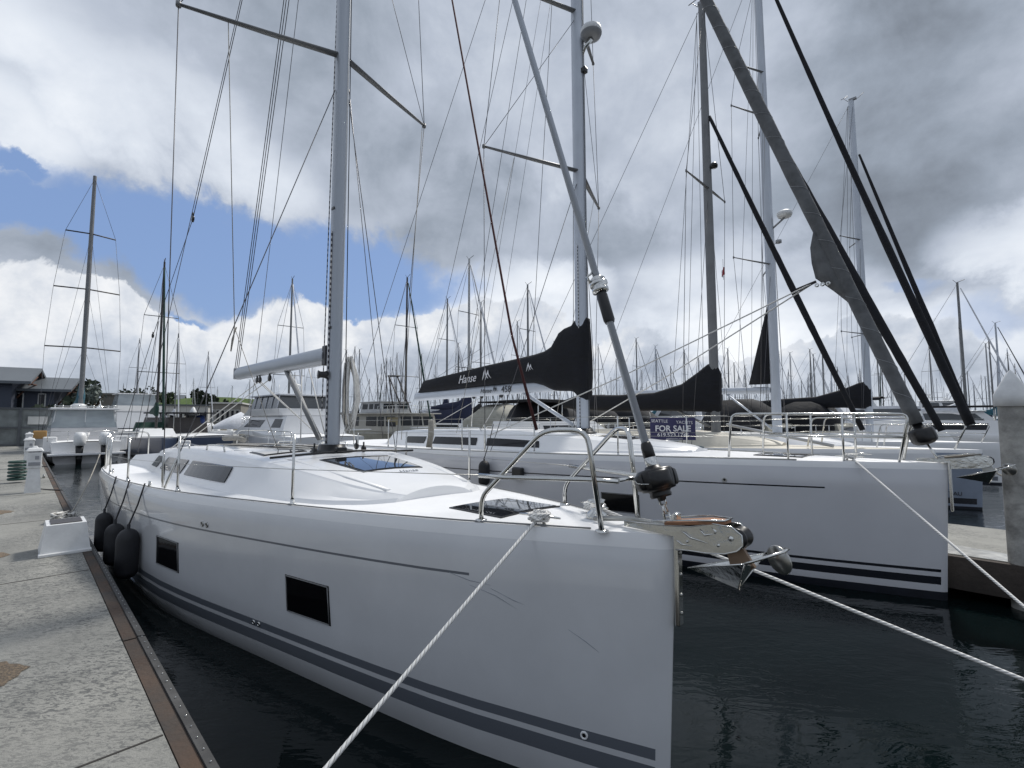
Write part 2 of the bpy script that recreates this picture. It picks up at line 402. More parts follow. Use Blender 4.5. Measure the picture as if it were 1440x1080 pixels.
# ------------------------------------------------------------------ sailing yacht pieces (local frame: x forward, stem at x=0, y across, z up from the water)
PLAN = [(0, .045), (.4, .22), (.76, .365), (1.55, .66), (3.1, 1.08), (5.36, 1.58), (6.7, 1.75), (8.6, 1.86), (10.5, 1.84), (12.4, 1.66)]
class Hull:
    def __init__(s, L, B, hb, hs, cove=None, stripes=(), bottom=.06, rake=.05):
        s.L, s.B, s.hb, s.hs, s.cove, s.stripes, s.bottom, s.rake = L, B, hb, hs, cove, stripes, bottom, rake
    def w(s, a):
        k = interp(PLAN, a / s.L * 12.4) / 1.94 * s.B / 2
        return k * sqrt(min(1, max(0, a) / .05 + .02))
    def h(s, a):
        t = a / s.L
        return s.hb + (s.hs - s.hb) * (1.25 * t - .25 * t * t)
    def wz(s, a, z):
        h = s.h(a); w = s.w(a); t = a / s.L
        r = .80 + .17 * min(1, t / .45) - .07 * max(0, t - .6) / .4
        q = max(0, (h - z) / h)
        k = 1 - (1 - r) * min(q, 1.2) ** 1.3
        zb = .10 + .12 * max(0, t - .5)
        if z < zb: k *= max(.1, 1 - 1.1 * ((zb - z)) ** 1.6)
        return w * k
    def x(s, a, z): return -a - s.rake * (s.hb - z) * max(0, 1 - a / 1.2)
    def side(s, a, z, off=0.0, sgn=-1): return V3((s.x(a, z), sgn * (s.wz(a, z) + off), z))
    def build(s, root, hullm, stripem, covem, botm, bandm='gelcoat', deckm='deck_white', fine=True):
        st = [0, .012, .03, .06, .1, .18, .3, .45, .65, .9, 1.2, 1.55] if fine else [0, .03, .1, .3, .6, 1.0, 1.5]
        a = 2.0
        while a < s.L - .1: st.append(a); a += .5 if fine else 1.1
        st.append(s.L)
        rel = [0, .08]
        if s.cove: rel += [s.cove[0], s.cove[0] + s.cove[1]]
        absz = sorted({z for b in s.stripes for z in b} | {s.bottom, 0, -.12, -.3, -.55}, reverse=True)
        top = max([z for b in s.stripes for z in b] or [.3])
        rowsf = []
        def zs(a):
            h = s.h(a); o = [h - r for r in rel]
            z0 = o[-1]; n = 5
            for i in range(1, n): o.append(z0 + (top - z0) * i / n)
            return o + absz
        rows = []
        for a in st:
            z_ = zs(a); h = s.h(a); ring = []
            for i, z in enumerate(z_):
                w = s.wz(a, z)
                if i == 0: w = max(.004, s.wz(a, h) - .035)
                ring.append(V3((s.x(a, z), -w, z)))
            ring.append(V3((s.x(a, -.55), 0, -.62)))
            ring += [V3((p.x, -p.y, p.z)) for p in ring[:-1][::-1]]
            rows.append(ring)
        nrel = len(rel); nz = len(zs(0))
        def mf(i, j):
            if j >= nz: j = 2 * nz - 1 - j
            a0 = st[i]
            if j >= nz: return 3
            z_ = zs(a0)
            za, zb = z_[j], (z_[j + 1] if j + 1 < nz else -1)
            if j == 0: return 4
            if s.cove and j == 2: return 2 if s.cove[2] < a0 < s.cove[3] else 0
            if zb < s.bottom - 1e-6 and za <= s.bottom + 1e-6: return 3
            for q in s.stripes:
                if za <= q[1] + 1e-6 and zb >= q[0] - 1e-6 and a0 >= .055: return 1
            return 0
        m = MB(); m.grid(rows, 0, True, mf)
        m.face([p for p in rows[-1]], 0)
        # blunt stem
        f0 = rows[0]; k = len(f0) // 2
        for i in range(k):
            m.add([f0[i], f0[i + 1], f0[-2 - i], f0[-1 - i]], [(0, 1, 2, 3)], 4 if i == 0 else 0)
        ob = m.build('hull', [hullm, stripem, covem, botm, bandm], root)
        # sharp top edge
        rows = []
        for a in st:
            h = s.h(a); w = max(.002, s.wz(a, h) - .036)
            rows.append([V3((s.x(a, h), w * t, h - .002 + s.camber(a) * (1 - t * t) )) for t in (-1, -.75, -.5, -.25, 0, .25, .5, .75, 1)])
        d = MB().grid(rows, 0, True).build('deck', deckm, root)
        return ob, d
    def camber(s, a): return .045 * min(1, s.w(a) / 1.2)
    def dz(s, a, y=0):
        w = max(.05, s.w(a) - .036)
        return s.h(a) + s.camber(a) * (1 - min(1, abs(y) / w) ** 2)

class Roof:
    """moulded coachroof on the deck; tab rows: a, base half width, shoulder half width, height"""
    def __init__(s, H, tab): s.H = H; s.t = tab
    def g(s, a, k): return interp([(r[0], r[k]) for r in s.t], a)
    def prof(s, a):
        bw, sw, hz = s.g(a, 1), s.g(a, 2), s.g(a, 3); z0 = s.H.dz(a, bw)
        rr = min(.05, hz * .4)
        P = [(bw + .05, -.03), (bw + .018, .006), (bw, .03)]
        top = hz
        ax = sw + (bw - sw) * rr / max(hz, .01)
        P += [(ax + (bw - ax) * .5, (top - rr) * .5), (ax, top - rr), (sw - rr * .1, top - rr * .45), (sw - rr * .45, top - rr * .12), (sw - rr * 1.1, top)]
        for f in (.8, .55, .3, 0): P.append(((sw - rr * 1.1) * f, top + .045 * (1 - f * f)))
        return [(y, z0 + z) for y, z in P]
    def side(s, a, f, off=.0, sgn=-1):
        P = s.prof(a); (y0, z0), (y1, z1) = P[2], P[4]
        return V3((-a, sgn * (y0 + (y1 - y0) * f + off), z0 + (z1 - z0) * f))
    def top(s, a, y, off=0.0):
        P = s.prof(a)[7:]
        y_ = abs(y)
        for (ya, za), (yb, zb) in zip(P, P[1:]):
            if yb <= y_ <= ya: return V3((-a, y, za + (zb - za) * (ya - y_) / (ya - yb + 1e-9) + off))
        return V3((-a, y, P[0][1] + off))
    def build(s, root, m_='roof_white', step=.2, a1=None):
        a0 = s.t[0][0]; a1 = a1 or s.t[-1][0]; rows = []
        n = max(3, int((a1 - a0) / step))
        ts = sorted(set([a0 + (a1 - a0) * i / n for i in range(n + 1)] + [a0 + .04, a0 + .1, a0+.16]))
        for a in ts:
            P = s.prof(a)
            rows.append([V3((-a, -y, z)) for y, z in P] + [V3((-a, y, z)) for y, z in P[:-1][::-1]])
        m = MB().grid(rows, 0, True); m.face(rows[0], 0); m.face(rows[-1], 0)
        o = m.build('coachroof', m_, root); o.data.set_sharp_from_angle(angle=radians(20)); return o
    def window(s, root, a0, a1, f0, f1, slant=.12, sgn=-1, name='cabin_window', glass='dark_glass', parent=None):
        m = MB(); n = 8; rows = []
        for i in range(n + 1):
            t = i / n
            lo = a0 + (a1 - a0) * t; hi = lo + slant
            rows.append([s.side(lo, f0, .004, sgn), s.side(lo + slant * .02, f0 + .02, .011, sgn), s.side(hi, f1 - .02, .011, sgn), s.side(hi, f1, .004, sgn)])
        m.grid(rows, 0, False); m.face(rows[0]); m.face(rows[-1])
        return m.build(name, glass, root)

def stay(root, a, b, r=.006, m='wire', name='shroud', n=5):
    return MB().tube([a, b], r, n).build(name, m, root)

def mast_mesh(x, z0, z1, rx, ry, rake=.0, taper=.75):
    m = MB(); n = 20; rows = []
    for t in (0, .5, .8, 1):
        z = z0 + (z1 - z0) * t; k = 1 - (1 - taper) * max(0, t - .5) / .5
        rows.append([V3((x - rake * (z - z0) + rx * k * cos(2 * pi * j / n), ry * k * sin(2 * pi * j / n), z)) for j in range(n)])
    m.grid(rows, 0, True, close=True); m.face(rows[-1]); m.face(rows[0][::-1])
    return m

def spreader_mesh(x, z, half, sweep, rise=.08, r=.035, sgn=1):
    m = MB()
    m.tube([(x, sgn * .05, z), (x - sweep * .5, sgn * half * .5, z + rise * .5), (x - sweep, sgn * half, z + rise)], [r * 1.2, r, r * .6], 8, sy=.55)
    m.tube([(x - sweep, sgn * half, z + rise - .03), (x - sweep, sgn * half, z + rise + .03)], r * .7, 8)
    return m

def stanchion(root, p, h=.62, r=.0125):
    m = MB(); m.tube([p, p + V3((0, 0, h))], r, 8)
    m.lathe(p, [(.034, .002), (.034, .012), (.018, .018), (.017, .05)], 10)
    return m.build('stanchion', 'steel', root)

def cleat(root, p, L=.26, d=V3((1, 0, 0)), name='cleat'):
    m = MB(); d = d.normalized()
    m.tube([p + d * -L / 2 + V3((0, 0, .055)), p + V3((0, 0, .062)), p + d * L / 2 + V3((0, 0, .055))], [.006, .013, .006], 8)
    for s_ in (-1, 1): m.tube([p + d * s_ * .035, p + d * s_ * .03 + V3((0, 0, .06))], [.014, .009], 8)
    return m.build(name, 'steel', root)

def fold_tube(pts, r, n=8, m='steel', name='rail', root=None, rad=.08):
    """tube with rounded corners"""
    P = [V3(p) for p in pts]; out = [P[0]]
    for i in range(1, len(P) - 1):
        a, b, c = P[i - 1], P[i], P[i + 1]
        d1 = (a - b); d2 = (c - b); k = min(rad, d1.length * .45, d2.length * .45)
        p1 = b + d1.normalized() * k; p2 = b + d2.normalized() * k
        for t in (0, .25, .5, .75, 1): out.append(p1 * (1 - t) ** 2 + b * 2 * t * (1 - t) + p2 * t * t)
    out.append(P[-1])
    return out

def furl(root, a, b, r0, r1, r2, m, name='furled_headsail', t0=.02, t1=.992, sag=0.0, n=10, wob=.12, seed=1, segs=46):
    rnd = random.Random(seed); a = V3(a); b = V3(b); pts = []; rs = []
    for i in range(segs + 1):
        t = t0 + (t1 - t0) * i / segs
        p = a.lerp(b, t); p.z -= sag * sin(pi * t)
        k = (i / segs)
        r = r0 + (r1 - r0) * min(1, k / .35) if k < .35 else r1 + (r2 - r1) * (k - .35) / .65
        r *= 1 + wob * (rnd.random() - .5)
        pts.append(p); rs.append(r)
    return MB().tube(pts, rs, n).build(name, m, root)

def sail_cover(root, stations, m='black_canvas', name='sail_cover', n=14, seed=3):
    """stations: x, z_bottom, z_top, halfwidth"""
    rnd = random.Random(seed); rows = []
    for x, zb, zt, hw in stations:
        c = (zb + zt) / 2; hh = (zt - zb) / 2; ring = []
        for j in range(n):
            a = 2 * pi * j / n; ca, sa = cos(a), sin(a)
            e = .55
            y = hw * (abs(ca) ** e) * (1 if ca > 0 else -1) * (1 - .45 * max(0, sa))
            z = c + hh * (abs(sa) ** .75) * (1 if sa > 0 else -1)
            ring.append(V3((x + rnd.uniform(-.01, .01), y * (1 + rnd.uniform(-.06, .06)), z + rnd.uniform(-.008, .008))))
        rows.append(ring)
    mb = MB().grid(rows, 0, True, close=True); mb.face(rows[0][::-1]); mb.face(rows[-1])
    return mb.build(name, m, root)

def boom_mesh(x0, z0, x1, z1, r=.1, ry=.07):
    m = MB(); rows = []; n = 14
    for t in (0, .04, .96, 1):
        x = x0 + (x1 - x0) * t; z = z0 + (z1 - z0) * t; k = .88 if t in (0, 1) else 1
        rows.append([V3((x, ry * k * cos(2 * pi * j / n), z + r * k * sin(2 * pi * j / n))) for j in range(n)])
    m.grid(rows, 0, True, close=True); m.face(rows[0]); m.face(rows[-1][::-1]); return m

def block(root, p, r=.045, m='black_plastic', name='block'):
    mb = MB(); mb.lathe(V3(p) - V3((0, .018, 0)), [(0.001, 0), (r * .8, 0), (r, .008), (r, .028), (r * .8, .036), (0.001, .036)], 14, axis=(0, 1, 0))
    mb.tube([V3(p) + V3((0, 0, r * .7)), V3(p) + V3((0, 0, r * 1.9))], r * .25, 6)
    return mb.build(name, m, root)

def fender(loc, r, L, m='fender_black', label='', group=None, ltop=None, name='fender'):
    root = empty(name, loc, 0, label, 'fender', group)
    mb = MB(); prof = [(.001, -L / 2)]
    for k in range(1, 7): a = pi / 2 * k / 6; prof.append((r * sin(a), -L / 2 + r * .8 * (1 - cos(a))))
    for k in range(6, 0, -1): a = pi / 2 * k / 6; prof.append((r * (sin(a) * .88 + .12), L / 2 - r * 1.1 * (1 - cos(a))))
    prof += [(r * .16, L / 2), (r * .16, L / 2 + .05), (.001, L / 2 + .06)]
    mb.lathe((0, 0, 0), prof, 22)
    mb.build('fender_body', m, root)
    if ltop:
        d = V3(ltop) - V3(loc)
        MB().tube([(0, 0, L / 2 + .04), V3((0, 0, L / 2 + .04)).lerp(d, .5) + V3((.01, 0, -.01)), d], .009, 6).build('lanyard', 'rope_dark', root)
    return root

# =================================================================== BOAT 1 (near, white hull)
AFT1 = (UD + VD * .025).normalized()
def yaw_of(fw): return atan2(fw.y, fw.x)
Y1 = yaw_of(-AFT1)
B1 = empty('sailing_yacht', W(1.31, 2.64), Y1, 'nearest white sailing yacht with two grey waterline stripes and bare grey boom', 'sailing yacht')
R1 = Matrix.Rotation(Y1, 4, 'Z'); R1.translation = B1.location
H1 = Hull(12.4, 3.9, 1.545, 1.20, cove=(.325, .018, 1.05, 9.2), stripes=((.165, .262), (.297, .36)), bottom=-.05)
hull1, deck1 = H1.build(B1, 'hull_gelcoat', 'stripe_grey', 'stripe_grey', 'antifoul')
RF1 = Roof(H1, [(2.33, .40, .33, .05), (2.42, .55, .45, .085), (2.6, .70, .55, .12), (2.9, .84, .64, .165), (3.4, .96, .74, .23), (4.4, 1.10, .88, .32), (5.2, 1.18, .95, .365), (6.5, 1.24, 1.0, .38), (8.0, 1.27, 1.02, .38), (9.9, 1.2, .98, .35)])
roof1 = RF1.build(B1)
for (a0, a1) in ((4.85, 6.55), (6.8, 8.3), (8.75, 9.5)):
    for sg in (-1, 1): RF1.window(B1, a0, a1, .16, .76, .1, sg)
def roof_panel(root, RF, a0, a1, y0, y1, off, name, m, yb0=None, yb1=None, fr='black_plastic'):
    yb0 = y0 if yb0 is None else yb0; yb1 = y1 if yb1 is None else yb1
    def surf(g, o, inset):
        rows = []
        n = 6
        for i in range(n + 1):
            t = i / n; a = a0 + inset + (a1 - a0 - 2 * inset) * t
            ya = y0 + (yb0 - y0) * t + inset; yb = y1 + (yb1 - y1) * t - inset
            rows.append([RF.top(a, ya + (yb - ya) * k / 4, o) for k in range(5)])
        g.grid(rows, 0, True)
        edge = [rows[0], [r[-1] for r in rows], rows[-1][::-1], [r[0] for r in rows][::-1]]
        for e in edge:
            g.grid([e, [p - V3((0, 0, .02)) for p in e]], 0, False)
    g = MB(); surf(g, off, 0.0); fo = g.build(name, fr, root)
    g = MB(); surf(g, off + .005, .022); g.build('glass_pane', m, fo)
    return fo
class DeckTop:
    def __init__(s, H): s.H = H
    def top(s, a, y, off=0): return V3((-a, y, s.H.dz(a, y) + off))
roof_panel(B1, RF1, 3.08, 3.95, -.34, .34, .008, 'roof_skylight', 'hatch_glass', -.42, .42)
roof_panel(B1, RF1, 4.75, 5.3, -.75, -.25, .01, 'roof_hatch', 'hatch_glass')
roof_panel(B1, RF1, 6.0, 6.6, -.3, .3, .012, 'roof_hatch', 'hatch_glass')
roof_panel(B1, DeckTop(H1), 1.12, 1.72, -.31, .31, .006, 'foredeck_hatch', 'hatch_glass')
# low moulding round skylight (raised frame lines)
for sg in (-1, 1):
    MB().tube([RF1.top(2.45, sg * .42, .0), RF1.top(3.0, sg * .52, .0), RF1.top(4.2, sg * .62, .0), RF1.top(6.0, sg * .72, .0)], .03, 8, sy=.45).build('roof_moulding', 'roof_white', B1)
# small logo on the roof front
text('logo_lettering', 'Hanse', .085, 'stripe_grey', B1, RF1.top(2.88, -.05, .006), (0, 1, .0), (-1, 0, .24), shear=.25, ext=.001)
# self tacking jib track
MB().tube([RF1.top(4.12 + .12 * (abs(t) / .95) ** 2, t, .05) for t in (-.85, -.5, -.2, .1, .4, .7, .95)], .014, 6).build('jib_track', 'black_plastic', B1)
jc = MB(); jc.box(RF1.top(4.12, -.1, .075), (.07, .12, .05), bev=.01); jc.build('track_car', 'black_plastic', B1)
# mast
MZ = RF1.top(4.6, 0).z
HM = 16.2
RAKE1 = -.002
mast1 = mast_mesh(-4.6, MZ, HM, .125, .082, RAKE1).build('mast', 'mast_alu', B1)
cl = MB(); cl.lathe((-4.6, 0, MZ), [(.26, 0), (.25, .02), (.17, .035), (.155, .09), (.001, .09)], 22); cl.build('mast_collar', 'black_plastic', B1)
def mx1(z): return -4.6 - RAKE1 * (z - MZ)
MB().tube([(mx1(MZ) + .02, -.088, MZ + .1), (mx1(4.6) + .02, -.088, 4.6)], .008, 6).build('halyard', 'dash', mast1)
MB().box((-4.6 - .135, 0, (MZ + HM) / 2), (.012, .03, HM - MZ - .4)).build('sail_track', 'track', mast1)
for z in (3.35, 4.9):
    MB().box((mx1(z) + .02, -.083, z), (.07, .012, .03)).build('halyard_exit', 'black_plastic', mast1)
SP1 = [(7.0, 1.72, .66), (10.3, 1.38, .5), (13.4, 1.05, .38)]
tips = {}
for z, half, sweep in SP1:
    for sg in (-1, 1):
        spreader_mesh(mx1(z), z, half, sweep, .1, .042, sg).build('spreader', 'mast_grey', mast1)
        tips[(z, sg)] = V3((mx1(z) - sweep, sg * half, z + .1))
CH = {}
for sg in (-1, 1):
    a = 5.75; CH[sg] = V3((-a, sg * (H1.w(a) - .09), H1.h(a) + .02))
    stay(B1, CH[sg], tips[(7.0, sg)], .006); stay(B1, tips[(7.0, sg)], tips[(10.3, sg)], .006)
    stay(B1, tips[(10.3, sg)], tips[(13.4, sg)], .006); stay(B1, tips[(13.4, sg)], V3((mx1(15.6), sg * .06, 15.6)), .006)
    stay(B1, CH[sg] + V3((.12, 0, 0)), V3((mx1(6.5), sg * .09, 6.5)), .006)
    stay(B1, tips[(7.0, sg)], V3((mx1(10.1), sg * .07, 10.1)), .005)
    # rigging screws
    for p, q in ((CH[sg], tips[(7.0, sg)]), (CH[sg] + V3((.12, 0, 0)), V3((mx1(6.5), sg * .09, 6.5)))):
        d = (q - p).normalized(); MB().tube([p, p + d * .05, p + d * .08, p + d * .32, p + d * .36, p + d * .42], [.012, .012, .018, .018, .011, .008], 8).build('rigging_screw', 'steel', B1)
    stay(B1, V3((-12.2, sg * 1.1, 1.45)), V3((mx1(15.9), 0, 15.9)), .006, name='backstay')
# flag halyard hanging from spreader, spare lines
def sp_pt(sg, f, z=7.0, half=1.72, sweep=.66): return V3((mx1(z) - sweep * f, sg * half * f, z + .1 * f - .03))
stay(B1, sp_pt(-1, .72), V3((-5.4, -.95, 3.35)), .005, 'rope_grey', 'flag_halyard')
MB().tube([(-5.4, -.95, 3.35), (-5.38, -.96, 3.22), (-5.44, -.97, 3.05), (-5.40, -.97, 3.2), (-5.35, -.94, 3.35)], .008, 6).build('halyard_tail', 'rope_grey', B1)
stay(B1, V3((-5.4, -.95, 3.35)), V3((-5.0, -.5, RF1.top(5.0, -.5).z)), .004, 'rope_grey', 'flag_halyard')
stay(B1, sp_pt(1, .97), V3((-5.2, 1.35, H1.h(5.2) + .5)), .005, 'rope_grey', 'flag_halyard')
stay(B1, V3((mx1(6.6), .1, 6.6)), V3((-5.5, 1.2, 1.9)), .005)
for dy, zt in ((-.05, 15.7), (0, 15.8), (.05, 15.75)):
    stay(B1, V3((mx1(zt) - .15, dy, zt)), V3((-9.05, dy * .6, 3.05)), .0065, 'rope_dark', 'topping_lift')
stay(B1, V3((mx1(9.5) - .1, -.04, 9.5)), V3((mx1(2.2) - .22, -.05, 2.3)), .007, 'dash', 'halyard')
stay(B1, V3((mx1(15) + .1, -.02, 15)), V3((mx1(2.2) + .13, .1, 2.1)), .006, 'rope_dark', 'halyard')
# lazy tackle: falls joining at a block high up and running to the stern quarter
bk = V3((-8.6, -.9, 5.75))
stay(B1, V3((mx1(15.8), 0, 15.8)), bk, .006, 'rope_dark', 'backstay_tackle'); block(B1, bk, .06)
q1 = V3((-10.1, -1.2, 3.8)); q2 = V3((-11.9, -1.45, 1.75))
stay(B1, bk, q1, .005, 'rope_dark', 'backstay_tackle'); stay(B1, q1, q2, .005, 'rope_dark', 'backstay_tackle'); stay(B1, q1 + V3((.03, .08, .3)), q2 + V3((.1, .25, 0)), .005, 'rope_dark', 'backstay_tackle'); block(B1, q1, .04)
# boom
BX0, BZ0, BX1, BZ1 = -4.82, 3.02, -8.9, 3.06
boom1 = boom_mesh(BX0, BZ0, BX1, BZ1, .118, .085).build('boom', 'mast_alu', B1)
MB().box((BX0 + .02, 0, BZ0), (.12, .12, .26), bev=.015).build('gooseneck', 'black_plastic', boom1)
MB().box((BX1 - .02, 0, BZ1), (.05, .15, .22), bev=.02).build('boom_end_cap', 'grey_plastic', boom1)
stay(B1, V3((-5.0, 0, MZ + .15)), V3((-6.3, 0, 2.93)), .035, 'mast_grey', 'boom_vang', 10)
stay(B1, V3((-4.85, -.04, MZ + .14)), V3((-6.0, -.04, 2.9)), .007, 'rope_white', 'vang_line')
for x in (-7.0, -7.5, -7.65):
    block(boom1, (x, -.02, 2.86), .055)
for p, q in (((-7.5, -.02, 2.84), (-9.6, -.9, 1.65)), ((-7.0, -.02, 2.84), (-9.4, -.6, 1.85)), ((-7.65, 0, 2.84), (-6.2, .55, 1.88)), ((-7.6, .02, 2.84), (-6.1, .5, 1.88)), ((-5.6, -.03, 2.9), (-5.05, -.22, 1.9)), ((-5.5, .03, 2.9), (-5.0, .1, 1.9))):
    stay(B1, V3(p), V3(q), .008, 'rope_white', 'mainsheet')
# coiled white halyards hung on the far side of the mast
for k in range(7):
    y = .14 + .018 * (k % 4); x = -4.5 - .022 * k
    MB().tube([(x, y, 2.92 - .02 * k), (x + .01, y + .03, 3.0 - .03 * (k % 2)), (x + .02, y + .07 + .01 * k, 2.75), (x + .04, y + .09 + .012 * k, 2.45), (x + .02, y + .07, 2.2 - .05 * (k % 3)), (x, y + .03, 2.12 - .05 * (k % 3)), (x - .03, y + .0, 2.3), (x - .02, y - .01, 2.6), (x, y, 2.92)], .013, 6).build('halyard_coil', 'rope_white', B1)
wn = MB(); wn.lathe((mx1(2.7), -.14, 2.75), [(.001, -.05), (.055, -.05), (.04, -.01), (.04, .03), (.055, .06), (.001, .06)], 14, axis=(-.2, -1, 0)); wn.build('mast_winch', 'black_plastic', B1)
# deck clutter round the mast foot
for k in range(9):
    y = -.42 + .1 * k; z = MZ + .03
    MB().tube([(-4.75, y * .5, z), (-5.2, y, RF1.top(5.2, y).z + .02), (-7.5, y * 1.2, RF1.top(7.5, y * 1.2).z + .012), (-9.6, y * 1.25, RF1.top(9.6, y * 1.25).z + .012)], .008, 5).build('control_line', ['rope_white', 'rope_dark', 'rope_grey'][k % 3], B1)
for x, y in ((-4.4, -.3), (-4.35, .3), (-4.75, .4)): block(B1, RF1.top(-x, y, .05), .045)
# grab rails on the roof
for sg in (-1, 1):
    for a in (6.0, 8.2):
        P = [RF1.top(a + d, sg * .86, zz) for d, zz in ((0, 0), (.05, .07), (.5, .075), (.95, .07), (1.0, 0))]
        MB().tube(fold_tube(P, .012, rad=.05), .012, 8).build('grab_rail', 'steel', B1)
MB().tube([RF1.top(6.3, -.55, .12), RF1.top(7.4, -.35, .13), RF1.top(8.8, -.2, .12)], [.035, .04, .05], 10).build('canvas_roll', 'rope_grey', B1)
# hull ports
def hull_port(H, root, a0, a1, z0, z1, mglass='port_glass', dz=0.0):
    m = MB(); rows = []
    for i in range(7):
        a = a0 + (a1 - a0) * i / 6
        rows.append([H.side(a, z0, .001) - V3((0, 0, 0)), H.side(a, z0 + .004, .006), H.side(a, (z0 + z1) / 2, .006), H.side(a, z1 - .004, .006), H.side(a, z1, .001)])
    m.grid(rows, 0, False); m.face(rows[0]); m.face(rows[-1])
    o = m.build('hull_window', mglass, root)
    f = MB(); rim = .012
    P = [H.side(a0 + .01, z0 + .01, .007), H.side(a1 - .01, z0 + .01, .007), H.side(a1 - .01, z1 - .01, .007), H.side(a0 + .01, z1 - .01, .007)]
    for i in range(4): f.tube([P[i], P[(i + 1) % 4]], .005, 5)
    f.build('window_frame', 'mast_grey', o)
    return o
hull_port(H1, B1, 2.52, 3.08, .54, .86)
hull_port(H1, B1, 5.0, 5.6, .53, .86)
def ring(H, root, a, z, r, m='steel', name='hull_vent', hole='black_plastic'):
    p = H.side(a, z, 0); q = H.side(a + .1, z, 0); nrm = (q - p).cross(V3((0, 0, 1))).normalized()
    if nrm.y > 0: nrm = -nrm
    o = MB().lathe(p, [(r, -.002), (r, .006), (r * .85, .010), (r * .55, .008), (r * .5, .0)], 16, axis=nrm).build(name, m, root)
    MB().lathe(p, [(r * .5, .005), (.0005, .005)], 12, axis=nrm).build('vent_hole', hole, o)
ring(H1, B1, 4.45, 1.13, .028, 'steel_dull'); ring(H1, B1, 4.36, 1.13, .028, 'steel_dull')
ring(H1, B1, 3.60, .33, .020, 'steel', 'drain_fitting'); ring(H1, B1, 3.52, .33, .020, 'steel', 'drain_fitting')
ring(H1, B1, .46, .33, .024, 'gelcoat', 'thruster_fitting')
# scuffs on the topsides
M['scuff'] = mat('scuff', (.33, .35, .38), .5, var=.2, vscale=12)
for pts in ([(1.35, 1.16), (1.2, 1.13), (1.05, 1.12)], [(1.2, 1.10), (1.02, 1.06), (.86, .99)], [(1.05, 1.10), (.9, 1.05), (.82, 1.03)], [(.55, .93), (.45, .88), (.37, .83)]):
    MB().tube([H1.side(a, z, -.001) for a, z in pts], [.0015, .0035, .001], 5).build('hull_scuff', 'scuff', B1)
# pulpit
def pulpit(root, H, dz_, a_f=.36, a_r=1.18, yf=.20, yr=.44, top=.60, r=.0165):
    z = lambda a, y: H.dz(a, y)
    for sg in (-1, 1):
        A = V3((-a_r, sg * yr, z(a_r, yr))); D = V3((-a_f, sg * yf, z(a_f, yf)))
        P = [A, A + V3((0.0, 0, .16)), V3((-a_r + .53, sg * (yr - .05), D.z + top)), V3((-a_f - .08, sg * (yf + .03), D.z + top)), D]
        m = MB().tube(fold_tube(P, r, rad=.09), r, 10)
        for q in (A, D): m.lathe(q, [(.04, .001), (.04, .01), (.022, .015)], 12)
        m.build('pulpit_hoop', 'steel', root)
        B = A + V3((.22, sg * -.01, .31)); C = V3((-a_f - .06, sg * (yf + .005), D.z + .30)); 
        MB().tube([B + V3((-.2, sg * .05, 0)), B, C, C + V3((.16, -sg * .04, 0))], r * .9, 8).build('pulpit_mid_rail', 'steel', root)
    E = z(a_f, 0) + .30
    MB().tube([(-a_f + .10, -yf + .03, E), (-a_f + .10, yf - .03, E)], r * .8, 8).build('pulpit_mid_rail', 'steel', root)
pulpit(B1, H1, 0)
st_a = [3.1, 5.28, 7.4, 9.3]
for sg in (-1, 1):
    tops = [V3((-1.18 + .15, sg * .42, H1.dz(1.18) + .30))]
    for a in st_a:
        p = V3((-a, sg * (H1.w(a) - .085), H1.h(a))); stanchion(B1, p, .62)
    prev = V3((-.95, sg * .43, H1.dz(1.1) + .57)); prevm = V3((-1.0, sg * .43, H1.dz(1.1) + .3))
    for a in st_a + [10.9]:
        q = V3((-a, sg * (H1.w(a) - .085), H1.h(a) + .61)); qm = q - V3((0, 0, .3))
        stay(B1, prevm, qm, .003, 'steel_dull', 'lifeline', 4)
        if a != 3.1 and True: stay(B1, prev, q, .003, 'steel_dull', 'lifeline', 4)
        prev, prevm = q, qm
    # pushpit
    z0 = H1.h(11.2)
    P = [(-10.9, sg * (H1.w(10.9) - .1), z0), (-10.9, sg * (H1.w(10.9) - .1), z0 + .66), (-12.2, sg * (H1.w(12.2) - .1), z0 + .68), (-12.3, sg * .9, z0 + .68), (-12.3, sg * .9, z0)]
    MB().tube(fold_tube(P, .014, rad=.12), .015, 8).build('pushpit_rail', 'steel', B1)
    for a in (11.3, 11.8, 12.15):
        MB().tube([(-a, sg * (H1.w(a) - .1), z0), (-a, sg * (H1.w(a) - .1), z0 + .67)], .014, 8).build('pushpit_post', 'steel', B1)
    MB().tube([(-10.9, sg * (H1.w(10.9) - .1), z0 + .34), (-12.2, sg * (H1.w(12.2) - .1), z0 + .34)], .011, 8).build('pushpit_rail', 'steel', B1)
# toe rail
for sg in (-1, 1):
    MB().tube([V3((-a, sg * (H1.w(a) - .055), H1.h(a) + .008)) for a in (.45, .8, 1.3, 1.9, 3, 4, 5, 6, 7, 8, 9, 10, 11, 12)], .006, 6).build('toe_rail', 'mast_grey', B1)
# cockpit coamings and wheels seen over the roof
cm = MB()
for sg in (-1, 1):
    cm.hexa([V3((-12.1, sg * 1.0, 1.2)), V3((-9.8, sg * .9, 1.2)), V3((-9.8, sg * 1.2, 1.2)), V3((-12.1, sg * 1.3, 1.2)), V3((-12.0, sg * 1.0, 1.42)), V3((-9.8, sg * .9, 1.56)), V3((-9.8, sg * 1.02, 1.56)), V3((-12.0, sg * 1.15, 1.42))])
cm.build('cockpit_coaming', 'roof_white', B1)
